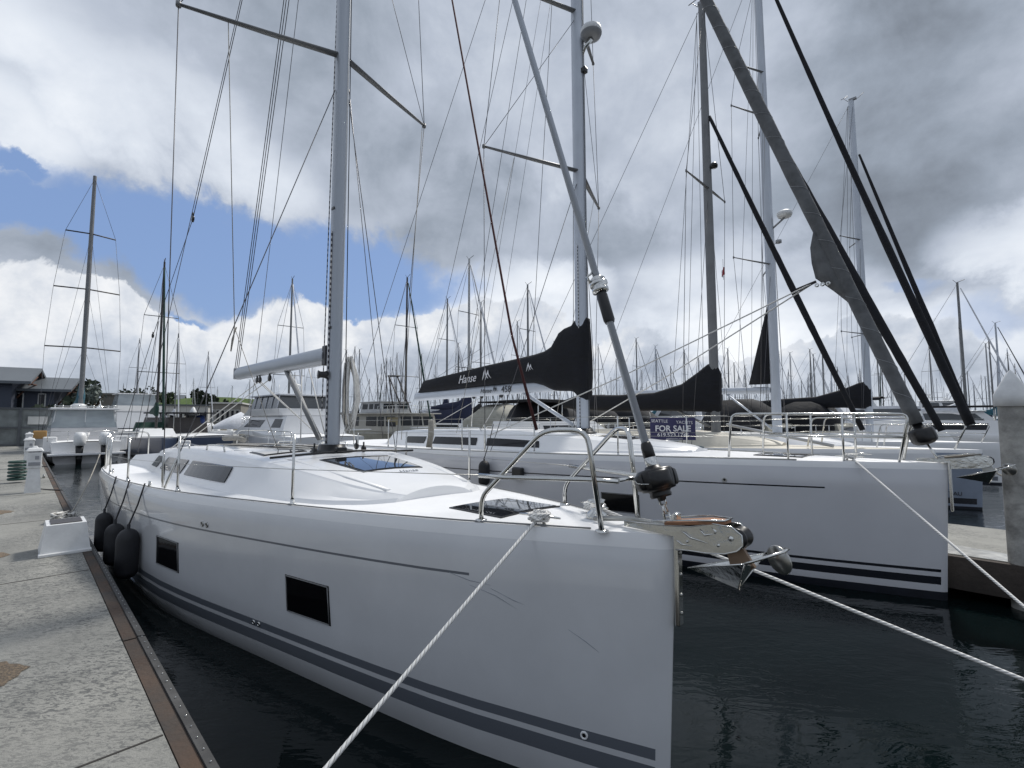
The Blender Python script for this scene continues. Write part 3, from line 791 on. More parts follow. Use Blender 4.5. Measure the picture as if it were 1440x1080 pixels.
# chainplate strap, forestay, furler
ch = MB(); ch.box((.012, 0, 1.36), (.03, .055, .62), bev=.008); ch.box((.0, .0, 1.60), (.028, .05, .12), bev=.006)
chp = ch.build('stem_strap', 'steel', B1)
for z in (1.12, 1.22, 1.33, 1.45): MB().lathe((.028, 0, z), [(.011, 0), (.011, .004), (.0005, .006)], 10, axis=(1, 0, 0)).build('bolt_head', 'steel_dull', chp)
FB = V3((-.035, 0, 1.60)); FT = V3((mx1(15.7) + .1, 0, 15.7)); fd = (FT - FB).normalized()
lk = MB()
for i in range(3):
    c = FB + fd * (.03 + .05 * i); a = V3((0, 1, 0)) if i % 2 else fd.cross(V3((0, 1, 0)))
    lk.tube([c + a * .018 - fd * .02, c + a * .018 + fd * .03, c - a * .018 + fd * .03, c - a * .018 - fd * .02, c + a * .018 - fd * .02], .007, 6)
lk.build('forestay_link', 'steel', B1)
fu = MB()
fu.lathe(FB, [(.001, .13), (.022, .13), (.026, .15), (.058, .152), (.064, .165), (.060, .18), (.066, .19), (.096, .195), (.104, .21), (.108, .24), (.110, .285), (.106, .305), (.098, .315), (.05, .322), (.045, .335), (.001, .34)], 28, axis=fd)
fur = fu.build('furling_drum', 'black_plastic', B1)
ex = fd.cross(V3((0, 1, 0))).normalized()
for k in range(4):
    mb = MB(); rows = []
    for q in range(9):
        a = 2 * pi * k / 4 + .2 + q / 8 * 1.15; v = ex * cos(a) + V3((0, 1, 0)) * sin(a)
        b_ = .012 * sin(pi * q / 8) ** .5
        rows.append([FB + v * .107 + fd * .205, FB + v * (.110 + b_) + fd * .212, FB + v * (.114 + b_) + fd * .25, FB + v * (.113 + b_) + fd * .29, FB + v * .107 + fd * .303])
    mb.grid(rows, 0, True); mb.face(rows[0]); mb.face(rows[-1]); mb.build('drum_guard', 'black_plastic', fur)
mb = MB(); v = (V3((0, -1, 0)) + ex * .2).normalized(); w_ = v.cross(fd).normalized()
mb.tube([FB + v * .120 - w_ * .045 + fd * .235, FB + v * .129 - w_ * .0 + fd * .245, FB + v * .121 + w_ * .04 + fd * .255, FB + v * .117 + w_ * .055 + fd * .28], .0028, 5); mb.build('guard_emblem', 'steel', fur)
MB().lathe(FB, [(.034, .335), (.036, .34), (.036, .385), (.032, .39)], 18, axis=fd).build('chrome_ring', 'steel', fur)
MB().lathe(FB, [(.028, .385), (.036, .39), (.035, .45), (.029, .475), (.026, .48), (.001, .48)], 18, axis=fd).build('black_sleeve', 'black_plastic', fur)
fs = MB().tube([FB + fd * .47, FT], .0235, 12).build('forestay_foil', 'mast_pale', B1)
sw = FB + fd * 1.50
s1 = MB(); s1.lathe(sw, [(.03, -.22), (.037, -.2), (.037, -.02), (.03, 0)], 14, axis=fd); s1.build('foil_clamp', 'black_plastic', fs)
s2 = MB(); s2.lathe(sw, [(.035, 0), (.055, .01), (.055, .03), (.04, .04), (.06, .055), (.06, .075), (.04, .085), (.052, .10), (.03, .12)], 16, axis=fd); s2.build('halyard_swivel', 'steel', fs)
MB().tube([sw + V3((-.06, -.03, .06)), sw + V3((-.09, -.03, .12)), sw + V3((-.05, -.03, .14))], .008, 6).build('swivel_shackle', 'steel', fs)
# red halyard clipped to the pulpit
MB().tube([V3((mx1(15.5) + .13, -.02, 15.5)), V3((-.92, -.40, 2.75)), V3((-.70, -.40, H1.dz(.8) + .60))], [.006, .008, .011], 6).build('red_halyard', 'rope_red', B1)
# anchor roller and anchor over the bow
def bow_gear(root, H, teak='teak', steel='steel'):
    z = H.h(0)
    zr = lambda x: z + .05 * min(1, max(0, (x - .0) / .25))
    br = empty_part('bow_roller', root)
    for sg in (-1, 1):
        out = [(-.30, z + .035), (-.05, z + .05), (.12, z + .045), (.24, z + .055), (.34, z + .05), (.385, z + .02), (.39, z - .03), (.36, z - .06), (.30, z - .085), (.2, z - .09), (.1, z - .075), (.03, z - .07), (.02, z + .0), (-.30, z + .01)]
        mb = MB()
        for k, yy in ((0, .052), (1, .056)):
            pass
        mb.prism([V3((x, sg * .052, zz + zr(x) - z)) for x, zz in out], (0, sg * .006, 0))
        mb.build('roller_cheek', 'steel_plate', br)
        MB().tube([(x, sg * .056, zr(x) + zz) for x, zz in ((-.30, .04), (-.05, .054), (.12, .048), (.24, .058), (.34, .053), (.388, .02), (.393, -.03), (.362, -.063), (.30, -.088), (.2, -.093), (.1, -.078), (.03, -.073))], .0045, 6).build('cheek_edge', steel, br)
        for x, zz, r in ((.335, -.005, .014), (.27, -.05, .009), (.10, -.03, .008)):
            MB().lathe((x, sg * .058, zr(x) + zz), [(r, 0), (r, .005), (.0005, .007)], 10, axis=(0, sg, 0)).build('roller_bolt', steel, br)
        for (xa, za), (xb, zb), (xc, zc_), rr in (((.06, .03), (.12, -.01), (.22, -.045), .013), ((.17, .035), (.20, .0), (.25, .005), .012), ((.25, .005), (.26, .02), (.235, .04), .010), ((.03, -.02), (.07, -.045), (.13, -.055), .010)):
            MB().tube([(xa, sg * .055, zr(xa) + za), ((xa + xb) / 2, sg * .056, zr(xb) + (za + zb) / 2), (xb, sg * .057, zr(xb) + zb), (xc, sg * .055, zr(xc) + zc_)], [.003, rr, rr, .003], 8, sy=.6).build('cheek_rib', steel, br)
    MB().lathe((.355, -.05, z + .045), [(.001, 0), (.052, 0), (.054, .015), (.034, .05), (.054, .085), (.052, .10), (.001, .10)], 20, axis=(0, 1, 0)).build('roller_wheel', 'black_plastic', br)
    MB().prism([V3((-.03, -.065, z + .058)), V3((.18, -.08, z + .095)), V3((.30, -.04, z + .108)), V3((.30, .04, z + .108)), V3((.18, .08, z + .095)), V3((-.03, .065, z + .058))], (0.0, 0, .016)).build('step_board', teak, br)
    MB().tube([(-.1, -.085, z + .075), (.17, -.095, z + .118), (.30, -.05, z + .128), (.30, .05, z + .128), (.17, .095, z + .118), (-.1, .085, z + .075)], .0055, 6).build('board_rail', steel, br)
    # anchor with folded fluke and roll bar
    an = empty_part('anchor', root)
    MB().prism([V3((.29, -.012, z - .03)), V3((.365, -.012, z + .01)), V3((.43, -.012, z - .09)), V3((.38, -.012, z - .13)), V3((.31, -.012, z - .11))], (0, .024, 0)).build('shank', 'brown_metal' if teak == 'teak' else 'steel_dull', an)
    tip = V3((.07, -.0, z - .17)); hl = V3((.43, -.14, z - .045)); hr = V3((.43, .14, z - .045)); keel = V3((.35, -.02, z - .21)); cr = V3((.42, 0, z - .09))
    m = MB(); m.add([tip, hl, keel], [(0, 1, 2)]); m.add([tip, keel, hr], [(0, 1, 2)]); m.add([tip, cr, hl], [(0, 1, 2)]); m.add([tip, hr, cr], [(0, 1, 2)]); m.add([hl, cr, hr, keel], [(0, 1, 2, 3)])
    m.build('fluke', 'steel_plate', an)
    for e in ((tip, hl), (tip, hr), (hl, keel), (keel, hr), (hl, cr), (cr, hr)): MB().tube([e[0], e[1]], .004, 6).build('fluke_edge', steel, an)
    MB().tube([hl, V3((.52, -.11, z - .0)), V3((.57, -.04, z + .02)), V3((.57, .04, z + .02)), V3((.52, .11, z - .0)), hr], .007, 8).build('roll_bar', steel, an)
    mb = MB(); mb.lathe((.52, .05, z - .045), [(.001, 0), (.070, 0), (.072, .006), (.070, .012), (.001, .012)], 20, axis=(.5, 1, .2)); mb.build('anchor_plate', 'steel_dull', an)
    return br, an
def empty_part(name, root):
    o = bpy.data.objects.new(name, None); COL.objects.link(o); o.parent = root; o.empty_display_size = .1; return o
bow_gear(B1, H1)
MB().tube([(-.55, -.02, H1.dz(.5) + .02), (-.3, 0, H1.dz(.3) + .05), (0, 0, 1.59), (.25, 0, 1.57)], .016, 8).build('anchor_chain', 'steel_dull', B1)
wl = MB(); wl.lathe((-.62, .1, H1.dz(.6)), [(.07, 0), (.07, .03), (.04, .05), (.04, .09), (.06, .12), (.001, .125)], 16); wl.build('windlass', 'steel', B1)
c1 = cleat(B1, V3((-.78, -.29, H1.dz(.78, .29))), .30, V3((1, .25, 0)))
cleat(B1, V3((-.78, .29, H1.dz(.78, .29))), .30, V3((1, -.25, 0)))
cleat(B1, V3((-9.6, -1.72, H1.h(9.6))), .28); cleat(B1, V3((-6.2, -1.63, H1.h(6.2))), .2)

# =================================================================== BOAT 2 (second slip)
Y2 = yaw_of(-UD)
B2 = empty('sailing_yacht', W(.41, 8.03), Y2, 'second yacht with black lettered sail cover on its boom and grey furled headsail', 'sailing yacht')
H2 = Hull(13.7, 4.4, 1.66, 1.50, cove=(.335, .02, .95, 11.5), stripes=((.185, .28), (.335, .37)), bottom=.10)
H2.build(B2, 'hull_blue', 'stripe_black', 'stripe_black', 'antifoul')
RF2 = Roof(H2, [(3.1, .3, .2, .02), (3.3, .5, .4, .07), (3.8, .8, .62, .13), (4.6, 1.05, .82, .20), (5.6, 1.2, .95, .27), (7.0, 1.32, 1.06, .33), (8.6, 1.4, 1.1, .34), (10.8, 1.35, 1.1, .32)])
RF2.build(B2)
for (a0, a1) in ((5.65, 7.0), (7.3, 8.75), (9.1, 9.9)):
    for sg in (-1, 1): RF2.window(B2, a0, a1, .12, .72, .1, sg)
roof_panel(B2, RF2, 4.2, 4.9, -.35, .35, .01, 'roof_skylight', 'hatch_glass')
roof_panel(B2, DeckTop(H2), 1.5, 2.15, -.32, .32, .008, 'foredeck_hatch', 'hatch_glass')
MZ2 = RF2.top(5.5, 0).z; HM2 = 18.2
mast2 = mast_mesh(-5.5, MZ2, HM2, .15, .10, .006).build('mast', 'mast_pale', B2)
def mx2(z): return -5.5 - .006 * (z - MZ2)
MB().tube([(mx2(MZ2), -.106, MZ2 + .1), (mx2(5.5), -.106, 5.8)], .008, 6).build('halyard', 'dash', mast2)
MB().lathe((-5.5, 0, MZ2), [(.28, 0), (.27, .02), (.2, .04), (.19, .09), (.001, .09)], 20).build('mast_collar', 'black_plastic', B2)
tips2 = {}
zz2 = at(808, 240, 9.84).z
for z, half, sweep in ((zz2, 1.95, .85), (11.0, 1.6, .7), (14.6, 1.2, .5)):
    for sg in (-1, 1):
        spreader_mesh(mx2(z), z, half, sweep, .1, .05, sg).build('spreader', 'mast_grey', mast2)
        tips2[(z, sg)] = V3((mx2(z) - sweep, sg * half, z + .1))
for sg in (-1, 1):
    a = 6.5; c = V3((-a, sg * (H2.w(a) - .1), H2.h(a)))
    zs = [zz2, 11.0, 14.6]
    stay(B2, c, tips2[(zz2, sg)], .007); stay(B2, tips2[(zz2, sg)], tips2[(11.0, sg)], .007); stay(B2, tips2[(11.0, sg)], tips2[(14.6, sg)], .007)
    stay(B2, c + V3((.15, 0, 0)), V3((mx2(zz2 - .3), sg * .1, zz2 - .3)), .007); stay(B2, tips2[(zz2, sg)], V3((mx2(10.8), sg * .08, 10.8)), .006)
    stay(B2, V3((-13.4, sg * 1.3, 1.6)), V3((mx2(17.8), 0, 17.8)), .007, name='backstay')
    stay(B2, V3((mx2(zz2) - .85 * .7, sg * 1.95 * .7, zz2)), V3((-7.6, sg * 1.6, 1.9)), .005, 'rope_grey', 'flag_halyard')
    for p, q in ((c, tips2[(zz2, sg)]),):
        d = (q - p).normalized(); MB().tube([p, p + d * .08, p + d * .38, p + d * .42, p + d * .5], [.013, .02, .02, .012, .009], 8).build('rigging_screw', 'steel', B2)
for k, (x0, z0, x1, z1) in enumerate(((-.15, 17.5, -6.9, 2.95), (-.15, 17.6, -9.2, 3.0), (.15, 17.3, .18, 2.0), (.16, 12.0, .2, 2.0), (-.16, 9, -.2, 2.1))):
    a = V3((mx2(z0) + x0, -.05 + .02 * k, z0)); b = V3((x1 if x1 < -1 else mx2(2) + x1, -.06, z1))
    stay(B2, a, b, .006, 'rope_dark', 'halyard')
for sg in (-.12, .12): stay(B2, V3((mx2(15.5), sg, 15.5)), V3((-8.4, sg * 2.0, 3.5)), .0045, 'wire', 'lazy_jack'); stay(B2, V3((-8.4, sg * 2.0, 3.9)), V3((-10.4, sg, 3.3)), .0045, 'wire', 'lazy_jack')
# radar
rd = at(831, 48, 9.7).z
ra = MB(); ra.lathe((mx2(rd) + .36, 0, rd), [(.001, -.13), (.13, -.13), (.20, -.10), (.225, -.04), (.225, .02), (.21, .07), (.15, .11), (.001, .125)], 24); rdo = ra.build('radar_dome', 'white_plastic', mast2)
MB().lathe((mx2(rd) + .36, 0, rd), [(.224, -.045), (.20, -.102), (.13, -.134), (.001, -.135)], 24).build('dome_base', 'grey_plastic', rdo)
MB().tube([(mx2(rd) + .1, 0, rd - .42), (mx2(rd) + .2, 0, rd - .25), (mx2(rd) + .36, 0, rd - .14)], [.03, .035, .06], 8).build('radar_bracket', 'steel', mast2)
MB().box((mx2(rd) + .17, 0, rd - .75), (.12, .12, .12), bev=.02).build('deck_light', 'black_plastic', mast2)
# boom, cover, vang
bx0, bz0, bx1, bz1 = -5.72, 2.93, -11.45, 2.84
boom2 = boom_mesh(bx0, bz0, bx1, bz1, .13, .09).build('boom', 'mast_pale', B2)
sc2 = sail_cover(B2, [(-11.3, 2.93, 3.00, .04), (-11.2, 2.93, 3.07, .08), (-11.05, 2.93, 3.28, .12), (-10.4, 2.95, 3.34, .14), (-9.6, 2.97, 3.42, .15), (-8.4, 3.0, 3.52, .16), (-7.4, 3.02, 3.59, .17), (-6.8, 3.0, 3.63, .18), (-6.5, 2.92, 3.68, .19), (-6.3, 2.84, 3.76, .20), (-6.2, 2.80, 3.9, .20), (-6.1, 2.79, 4.04, .20), (-5.95, 2.78, 4.12, .19), (-5.76, 2.77, 4.15, .19), (-5.68, 2.74, 4.24, .18), (-5.5, 2.58, 4.28, .18), (-5.38, 2.57, 4.28, .16), (-5.33, 2.58, 4.24, .12), (-5.31, 2.7, 4.15, .05)], n=18)
text('lettering', 'Hanse', .30, 'letter_white', sc2, (-9.3, -.19, 3.10), (1, .0, .04), (0, 0.05, 1), shear=.35, ext=.002, sx=.9)
lg = MB()
def swoosh(m, ox, oz, s, y):
    for dx, hh in ((0, 1.0), (.34, .8)):
        pts = [(ox + dx * s, oz), (ox + (dx + .16) * s, oz + .62 * s * hh), (ox + (dx + .34) * s, oz + 1.0 * s * hh), (ox + (dx + .44) * s, oz + .55 * s * hh), (ox + (dx + .72) * s, oz + .1 * s), (ox + (dx + .46) * s, oz + .3 * s), (ox + (dx + .3) * s, oz + .62 * s * hh), (ox + (dx + .14) * s, oz + .2 * s)]
        m.prism([V3((x, y, z)) for x, z in pts], (0, .003, 0))
swoosh(lg, -8.38, 3.13, .31, -.19); lg.build('emblem', 'letter_white', sc2)
lg = MB(); swoosh(lg, -6.9, 3.25, .2, -.20); lg.build('emblem', 'letter_white', sc2)
text('lettering', 'Hanse', .16, 'letter_black', boom2, (-8.55, -.099, 2.83), (1, 0, 0), (0, 0, 1), shear=.35)
lg = MB(); swoosh(lg, -8.1, 2.83, .17, -.10); lg.build('emblem', 'letter_black', boom2)
text('lettering', '458', .22, 'letter_black', boom2, (-7.8, -.1, 2.82), (1, 0, 0), (0, 0, 1))
stay(B2, V3((-5.75, 0, MZ2 + .15)), V3((-7.2, 0, 2.82)), .04, 'mast_pale', 'boom_vang', 10)
for x in (-7.9, -8.6, -8.9): block(boom2, (x, 0, 2.76), .06)
for p, q in (((-8.6, 0, 2.74), (-9.9, -.6, 2.0)), ((-8.9, 0, 2.74), (-9.7, .6, 2.0)), ((-7.9, 0, 2.74), (-8.2, -.4, 1.9))): stay(B2, V3(p), V3(q), .008, 'rope_white', 'mainsheet')
# furled genoa with clew
G0 = V3((-.18, 0, 1.86)); G1 = V3((mx2(17.8) + .1, 0, 17.8)); gd = (G1 - G0).normalized()
gen = furl(B2, G0, G1, .080, .098, .06, 'grey_sailcloth', t0=.018, t1=.97, sag=.12, n=12, wob=.05, segs=70)
spi = MB(); pts = []
for i in range(260):
    t = .02 + .5 * i / 260; c = G0.lerp(G1, t); c.z -= .12 * sin(pi * (t - .018) / .952); a = i * .42
    e = gd.cross(V3((0, 1, 0))).normalized(); r = (.080 + .018 * min(1, (t - .018) / .33)) * 1.0 + .002
    pts.append(c + e * cos(a) * r + V3((0, 1, 0)) * sin(a) * r)
spi.tube(pts, .003, 4).build('sail_edge_seam', 'grey_plastic', gen)
def gpt(t): 
    c = G0.lerp(G1, t); c.z -= .12 * sin(pi * (t - .018) / .952); return c
fl = MB(); rows = []
ts = [gpt(.205), gpt(.19), gpt(.175), gpt(.16), gpt(.145), gpt(.13)]; wd = [.03, .17, .24, .28, .14, .02]
for c, w_ in zip(ts, wd):
    rows.append([c + V3((0, -.05, 0)), c + V3((-w_ * .5, -.07, -.06)), c + V3((-w_, -.02, -.12)), c + V3((-w_ * .5, .05, -.06)), c + V3((0, .07, 0))])
fl.grid(rows, 0, True); clew = fl.build('sail_clew', 'grey_sailcloth', gen)
CL = gpt(.157) + V3((-.29, -.02, -.12))
for k in range(3): MB().lathe(CL + V3((.02 + .07 * k, -.06, -.07 + .0 * k)), [(.012, 0), (.03, .0), (.03, .012), (.012, .012)], 10, axis=(0, 1, 0)).build('clew_ring', 'steel', clew)
for sg in (-1, 1):
    e1 = V3((-6.9, sg * 1.35, 1.85))
    MB().tube([CL, CL + V3((-.25, sg * .03, -.08))], [.02, .022], 8).build('sheet_knot', 'rope_dark', B2)
    MB().tube([CL, CL.lerp(e1, .5) - V3((0, 0, .06)), e1], .011, 6).build('genoa_sheet', 'rope_white', B2)
fu = MB(); fu.lathe(G0, [(.001, .02), (.04, .02), (.09, .03), (.13, .06), (.14, .09), (.14, .19), (.13, .22), (.06, .235), (.05, .32), (.001, .33)], 24, axis=gd); fu.build('furling_drum', 'black_plastic', B2)
stay(B2, V3((-.05, 0, 1.62)), G0 + gd * .05, .014, 'steel', 'forestay_link')
ch = MB(); ch.box((.012, 0, 1.38), (.03, .05, .6), bev=.008); ch.build('stem_strap', 'steel', B2)
bow_gear(B2, H2, 'grey_teak')
# pulpit: long open bow rails
for sg in (-1, 1):
    for (a0, y0, a1, y1) in ((.45, .20, 1.6, .62),):
        zt = H2.dz(1) + .60
        P = [(-a0, sg * y0, H2.dz(a0, y0)), (-a0 + .12, sg * y0, zt), (-a1 - .7, sg * (y1 + .1), zt + .01), (-a1 - .75, sg * (y1 + .12), H2.dz(a1 + .7, y1))]
        MB().tube(fold_tube(P, .016, rad=.1), .0165, 9).build('pulpit_hoop', 'steel', B2)
        MB().tube([(-a0 + .05, sg * y0, zt - .3), (-a1 - .72, sg * (y1 + .1), zt - .3)], .014, 8).build('pulpit_mid_rail', 'steel', B2)
        for a in (1.0, 1.6): 
            y = y0 + (y1 - y0) * (a - a0) / (a1 - a0)
            MB().tube([(-a, sg * y, H2.dz(a, y)), (-a, sg * y, zt)], .014, 8).build('pulpit_post', 'steel', B2)
sa2 = [3.9, 5.4, 7.1, 8.0, 9.6, 11.3]
for sg in (-1, 1):
    prev = V3((-2.35, sg * .74, H2.h(2.3) + .62))
    for i, a in enumerate(sa2):
        p = V3((-a, sg * (H2.w(a) - .1), H2.h(a))); stanchion(B2, p, .64, .0135)
        q = p + V3((0, 0, .63))
        stay(B2, prev, q, .0035, 'steel_dull', 'lifeline', 4); stay(B2, prev - V3((0, 0, .31)), q - V3((0, 0, .31)), .0035, 'steel_dull', 'lifeline', 4)
        prev = q
    MB().tube([V3((-a, sg * (H2.w(a) - .06), H2.h(a) + .01)) for a in (1.5, 3, 5, 7, 9, 11, 13)], .012, 6).build('toe_rail', 'steel_dull', B2)
for k in range(6):
    MB().tube([V3((-8.05 + .03 * k, -H2.w(8) + .06, H2.h(8) + .62)), V3((-8.0 + .03 * k, -H2.w(8) + .02, H2.h(8) + .3)), V3((-8.1 + .03 * k, -H2.w(8) + .04, H2.h(8) + .05))], .018, 6).build('rope_coil', 'rope_grey', B2)
cleat(B2, V3((-.95, -.30, H2.dz(.95, .3))), .32, V3((1, .2, 0))); cleat(B2, V3((-.95, .30, H2.dz(.95, .3))), .32, V3((1, -.2, 0)))
ring(H2, B2, 2.35, 1.33, .034, 'steel_dull', 'hull_vent')
hull_port(H2, B2, 3.55, 4.15, .72, 1.02); hull_port(H2, B2, 7.0, 7.7, .72, 1.02)
for sg in (-1, 1):
    MB().tube(fold_tube([RF2.top(7.6, sg * .9, 0), RF2.top(7.65, sg * .9, .07), RF2.top(9.4, sg * .9, .07), RF2.top(9.45, sg * .9, 0)], .012, rad=.05), .012, 8).build('grab_rail', 'steel', B2)
MB().box(V3((-5.62, -H2.w(5.62) - .05, 1.24)), (.24, .10, .20), bev=.03).build('fender_step', 'black_plastic', B2)

R2 = Matrix.Rotation(Y2, 4, 'Z'); R2.translation = B2.location
R1 = Matrix.Rotation(Y1, 4, 'Z'); R1.translation = B1.location
def w1(p): return R1 @ V3(p)
def w2(p): return R2 @ V3(p)
fender(w2((-6.3, -H2.w(6.3) - .13, 1.20)), .105, .46, label='black fender hanging from the rail of the blue grey yacht', ltop=w2((-6.3, -H2.w(6.3) + .1, 2.1)))

# fenders between the near yacht and the dock
for (a, z, r, L, lb) in ((6.22, .56, .118, .60, 'black fender nearest the camera between dock and white hull'), (7.0, .54, .108, .54, 'middle black fender of three squeezed between dock and white hull'), (7.9, .56, .10, .56, 'farthest black fender of three on the white hull side')):
    fender(w1((-a, -H1.wz(a, z) - r - .01, z)), r, L, label=lb, group='fenders on the near white yacht', ltop=w1((-a + .05, -H1.w(a) + .03, H1.h(a) + .05)))

# =================================================================== mooring lines
def mooring(pts, r, label, m='laid_rope', sag=.0, n=24, knot=None):
    P = []
    pts = [V3(p) for p in pts]
    for i in range(len(pts) - 1):
        for k in range(n):
            t = k / n; p = pts[i].lerp(pts[i + 1], t); p.z -= sag * 4 * t * (1 - t) * (1 if i == len(pts) - 2 else 0); P.append(p)
    P.append(pts[-1]); b = P[0].copy()
    mb = MB().tube(P, r, 8)
    if knot:
        rnd = random.Random(5); q = []
        for i in range(60):
            a = i * .9; q.append(V3(knot) + V3((cos(a) * .06 + rnd.uniform(-.02, .02), sin(a) * .06 + rnd.uniform(-.02, .02), .02 + .05 * rnd.random())))
        mb.tube(q, r * .95, 6)
    return tag(mb.build('mooring_line', m, loc=b), label, 'mooring line')
ck1 = w1((-.78, -.29, H1.dz(.78, .29) + .05))
mooring([ck1, W(1.98, .62, .60)], .0105, 'white twisted mooring line from the near bow cleat down to the left dock', knot=ck1 - V3((0, 0, .04)), sag=.0)
ck2 = w1((-.78, .29, H1.dz(.78, .29) + .05)); mid = at(1440, 956, 2.6)
mooring([ck2, mid, ck2.lerp(mid, 1.42)], .0105, 'white mooring line running from behind the anchor over dark water to lower right', knot=ck2 - V3((0, 0, .04)))
ck3 = w2((-.95, -.30, H2.dz(.95, .3) + .05)); mid = at(1440, 853, 4.2)
mooring([ck3, mid, ck3.lerp(mid, 1.2)], .0125, 'white mooring line from the bow of the blue grey yacht past the concrete pile', knot=ck3 - V3((0, 0, .04)))
mooring([w1((-12.1, -1.75, 1.45)), W(10.9, .60, .56)], .011, 'dark slack mooring line from the white yacht stern to the dock cleat', 'rope_grey', sag=.12)
mooring([W(.35, 16.4, 1.1), W(-.2, 15.8, .85), W(-.45, 15.2, .6)], .02, 'yellowish slack line hanging by the concrete pile', 'rope_grey', sag=.1)

# =================================================================== boats 3, 4, 5
def mid_sailer(name, label, u, v, L, B, hb, hs, hullm, stripe, roof, mastp, mastm, Hm, spr, furls, boomp, cover, deckm='deck_white', rig=.007, r_=(.1, .07), cleatm=None, bottom=.06, yaw=None):
    root = empty(name, W(u, v), Y2 if yaw is None else yaw, label, 'sailing yacht')
    H = Hull(L, B, hb, hs, stripes=((.12, .26),), bottom=bottom)
    H.build(root, hullm, stripe, stripe, 'antifoul', fine=False, deckm=deckm)
    RF = Roof(H, roof); RF.build(root, deckm if deckm == 'deck_cream' else 'roof_white', step=.5)
    am = mastp; z0 = H.dz(am) + RF.g(am, 3)
    ma = mast_mesh(-am, z0, Hm, r_[0], r_[1], .004).build('mast', mastm, root)
    mh = MB(); mh.tube([(-am - .15, 0, Hm), (-am + .2, 0, Hm + .02), (-am + .38, 0, Hm + .16)], .012, 5); mh.tube([(-am - .15, 0, Hm), (-am - .3, 0, Hm + .2)], .01, 5); mh.tube([(-am - .4, .0, Hm + .2), (-am - .15, 0, Hm + .24)], .014, 5); mh.box((-am, 0, Hm + .04), (.26, .12, .08)); mh.build('masthead_gear', 'grey_plastic', ma)
    prev = {}
    for sg in (-1, 1): prev[sg] = V3((-am - .3, sg * (H.w(am) - .1), H.h(am)))
    for z, half, sweep in spr:
        for sg in (-1, 1):
            spreader_mesh(-am, z, half, sweep, .06, .035, sg).build('spreader', 'mast_grey', ma)
            tp = V3((-am - sweep, sg * half, z + .06)); stay(root, prev[sg], tp, rig)
            stay(root, V3((-am - .1, sg * (H.w(am) - .15), H.h(am))), V3((-am, sg * .07, z - .3)), rig * .8); prev[sg] = tp
    for sg in (-1, 1): stay(root, prev[sg], V3((-am, sg * .05, Hm - .3)), rig)
    stay(root, V3((-L + .2, 0, hs)), V3((-am - .1, 0, Hm - .1)), rig, name='backstay')
    for k in range(3): stay(root, V3((-am - .16 - .02 * k, .05 * k - .05, Hm - .2)), V3((-am - .25 - .5 * k, .1 * k - .1, z0 + .4)), rig * .8, 'rope_dark', 'halyard')
    for (p, q, r0, r1, r2, mm, sg) in furls: furl(root, p, q, r0, r1, r2, mm, sag=sg, seed=int(u * 10), wob=.1)
    (x1, zb0, zb1, rb) = boomp
    bo = boom_mesh(-am - .15, zb0, x1, zb1, rb, rb * .7).build('boom', mastm, root)
    if cover: sail_cover(root, cover[1], cover[0])
    stay(root, V3((-am - .15, 0, z0 + .15)), V3((-am - 1.5, 0, zb0 - .08)), .03, mastm, 'boom_vang', 8)
    zt = hb + .6
    for sg in (-1, 1):
        P = [(-.5, sg * .15, hb), (-.25, sg * .16, zt), (-1.9, sg * .55, zt), (-2.0, sg * .58, hb)]
        MB().tube(fold_tube(P, .015, rad=.1), .016, 7).build('pulpit_hoop', 'steel', root)
        MB().tube([(-.4, sg * .16, zt - .3), (-1.95, sg * .56, zt - .3)], .013, 6).build('pulpit_mid_rail', 'steel', root)
        pv = V3((-1.95, sg * .56, zt))
        a = 3.4
        while a < L:
            p = V3((-a, sg * (H.w(a) - .08), H.h(a))); stanchion(root, p, .6); q = p + V3((0, 0, .6)); stay(root, pv, q, .004, 'steel_dull', 'lifeline', 4); stay(root, pv - V3((0, 0, .3)), q - V3((0, 0, .3)), .004, 'steel_dull', 'lifeline', 4); pv = q; a += 1.7
    return root, H, RF, ma

std_roof = lambda L: [(2.6, .3, .2, .02), (3.0, .6, .45, .12), (3.8, .95, .75, .24), (5.0, 1.15, .92, .33), (7.5, 1.3, 1.02, .36), (L * .76, 1.25, 1.0, .36)]
hm3 = at(977, 4, 12.2).z; i3 = at(994, 158, 12.1).z; s3 = at(990, 265, 12.2).z
B3, H3, RF3, m3 = mid_sailer('sailing_yacht', 'cream decked yacht with grey mast and black sail cover behind the for sale sign', .8, 12.3, 12.2, 3.9, 1.62, 1.4, 'hull_gelcoat', 'stripe_grey', std_roof(12.2), 4.15, 'mast_grey', hm3, [(s3, 1.2, .05)],
    [(V3((.2, 0, 1.75)), V3((-4.1, 0, hm3 - .1)), .06, .105, .05, 'black_canvas', .12), (V3((-1.06, 0, 1.8)), V3((-4.1, 0, i3)), .05, .07, .04, 'black_canvas', .05)],
    (-8.9, 2.75, 2.75, .08), ('black_canvas', [(-9.0, 2.55, 2.8, .08), (-8.4, 2.48, 2.95, .15), (-7.0, 2.42, 2.9, .19), (-5.8, 2.42, 2.92, .2), (-5.0, 2.40, 3.12, .2), (-4.55, 2.38, 3.42, .18), (-4.3, 2.36, 3.6, .15), (-4.1, 2.34, 3.66, .13), (-4.0, 2.4, 3.4, .08)]), 'deck_cream', r_=(.115, .085))
MB().lathe((-4.0, 0, s3 + .5), [(.001, 0), (.09, .02), (.1, .08), (.06, .14), (.001, .16)], 12).build('mast_light', 'black_plastic', m3)
hm4 = 17.5; sA = at(1070, 162, 15).z; sB = at(1080, 371, 15).z
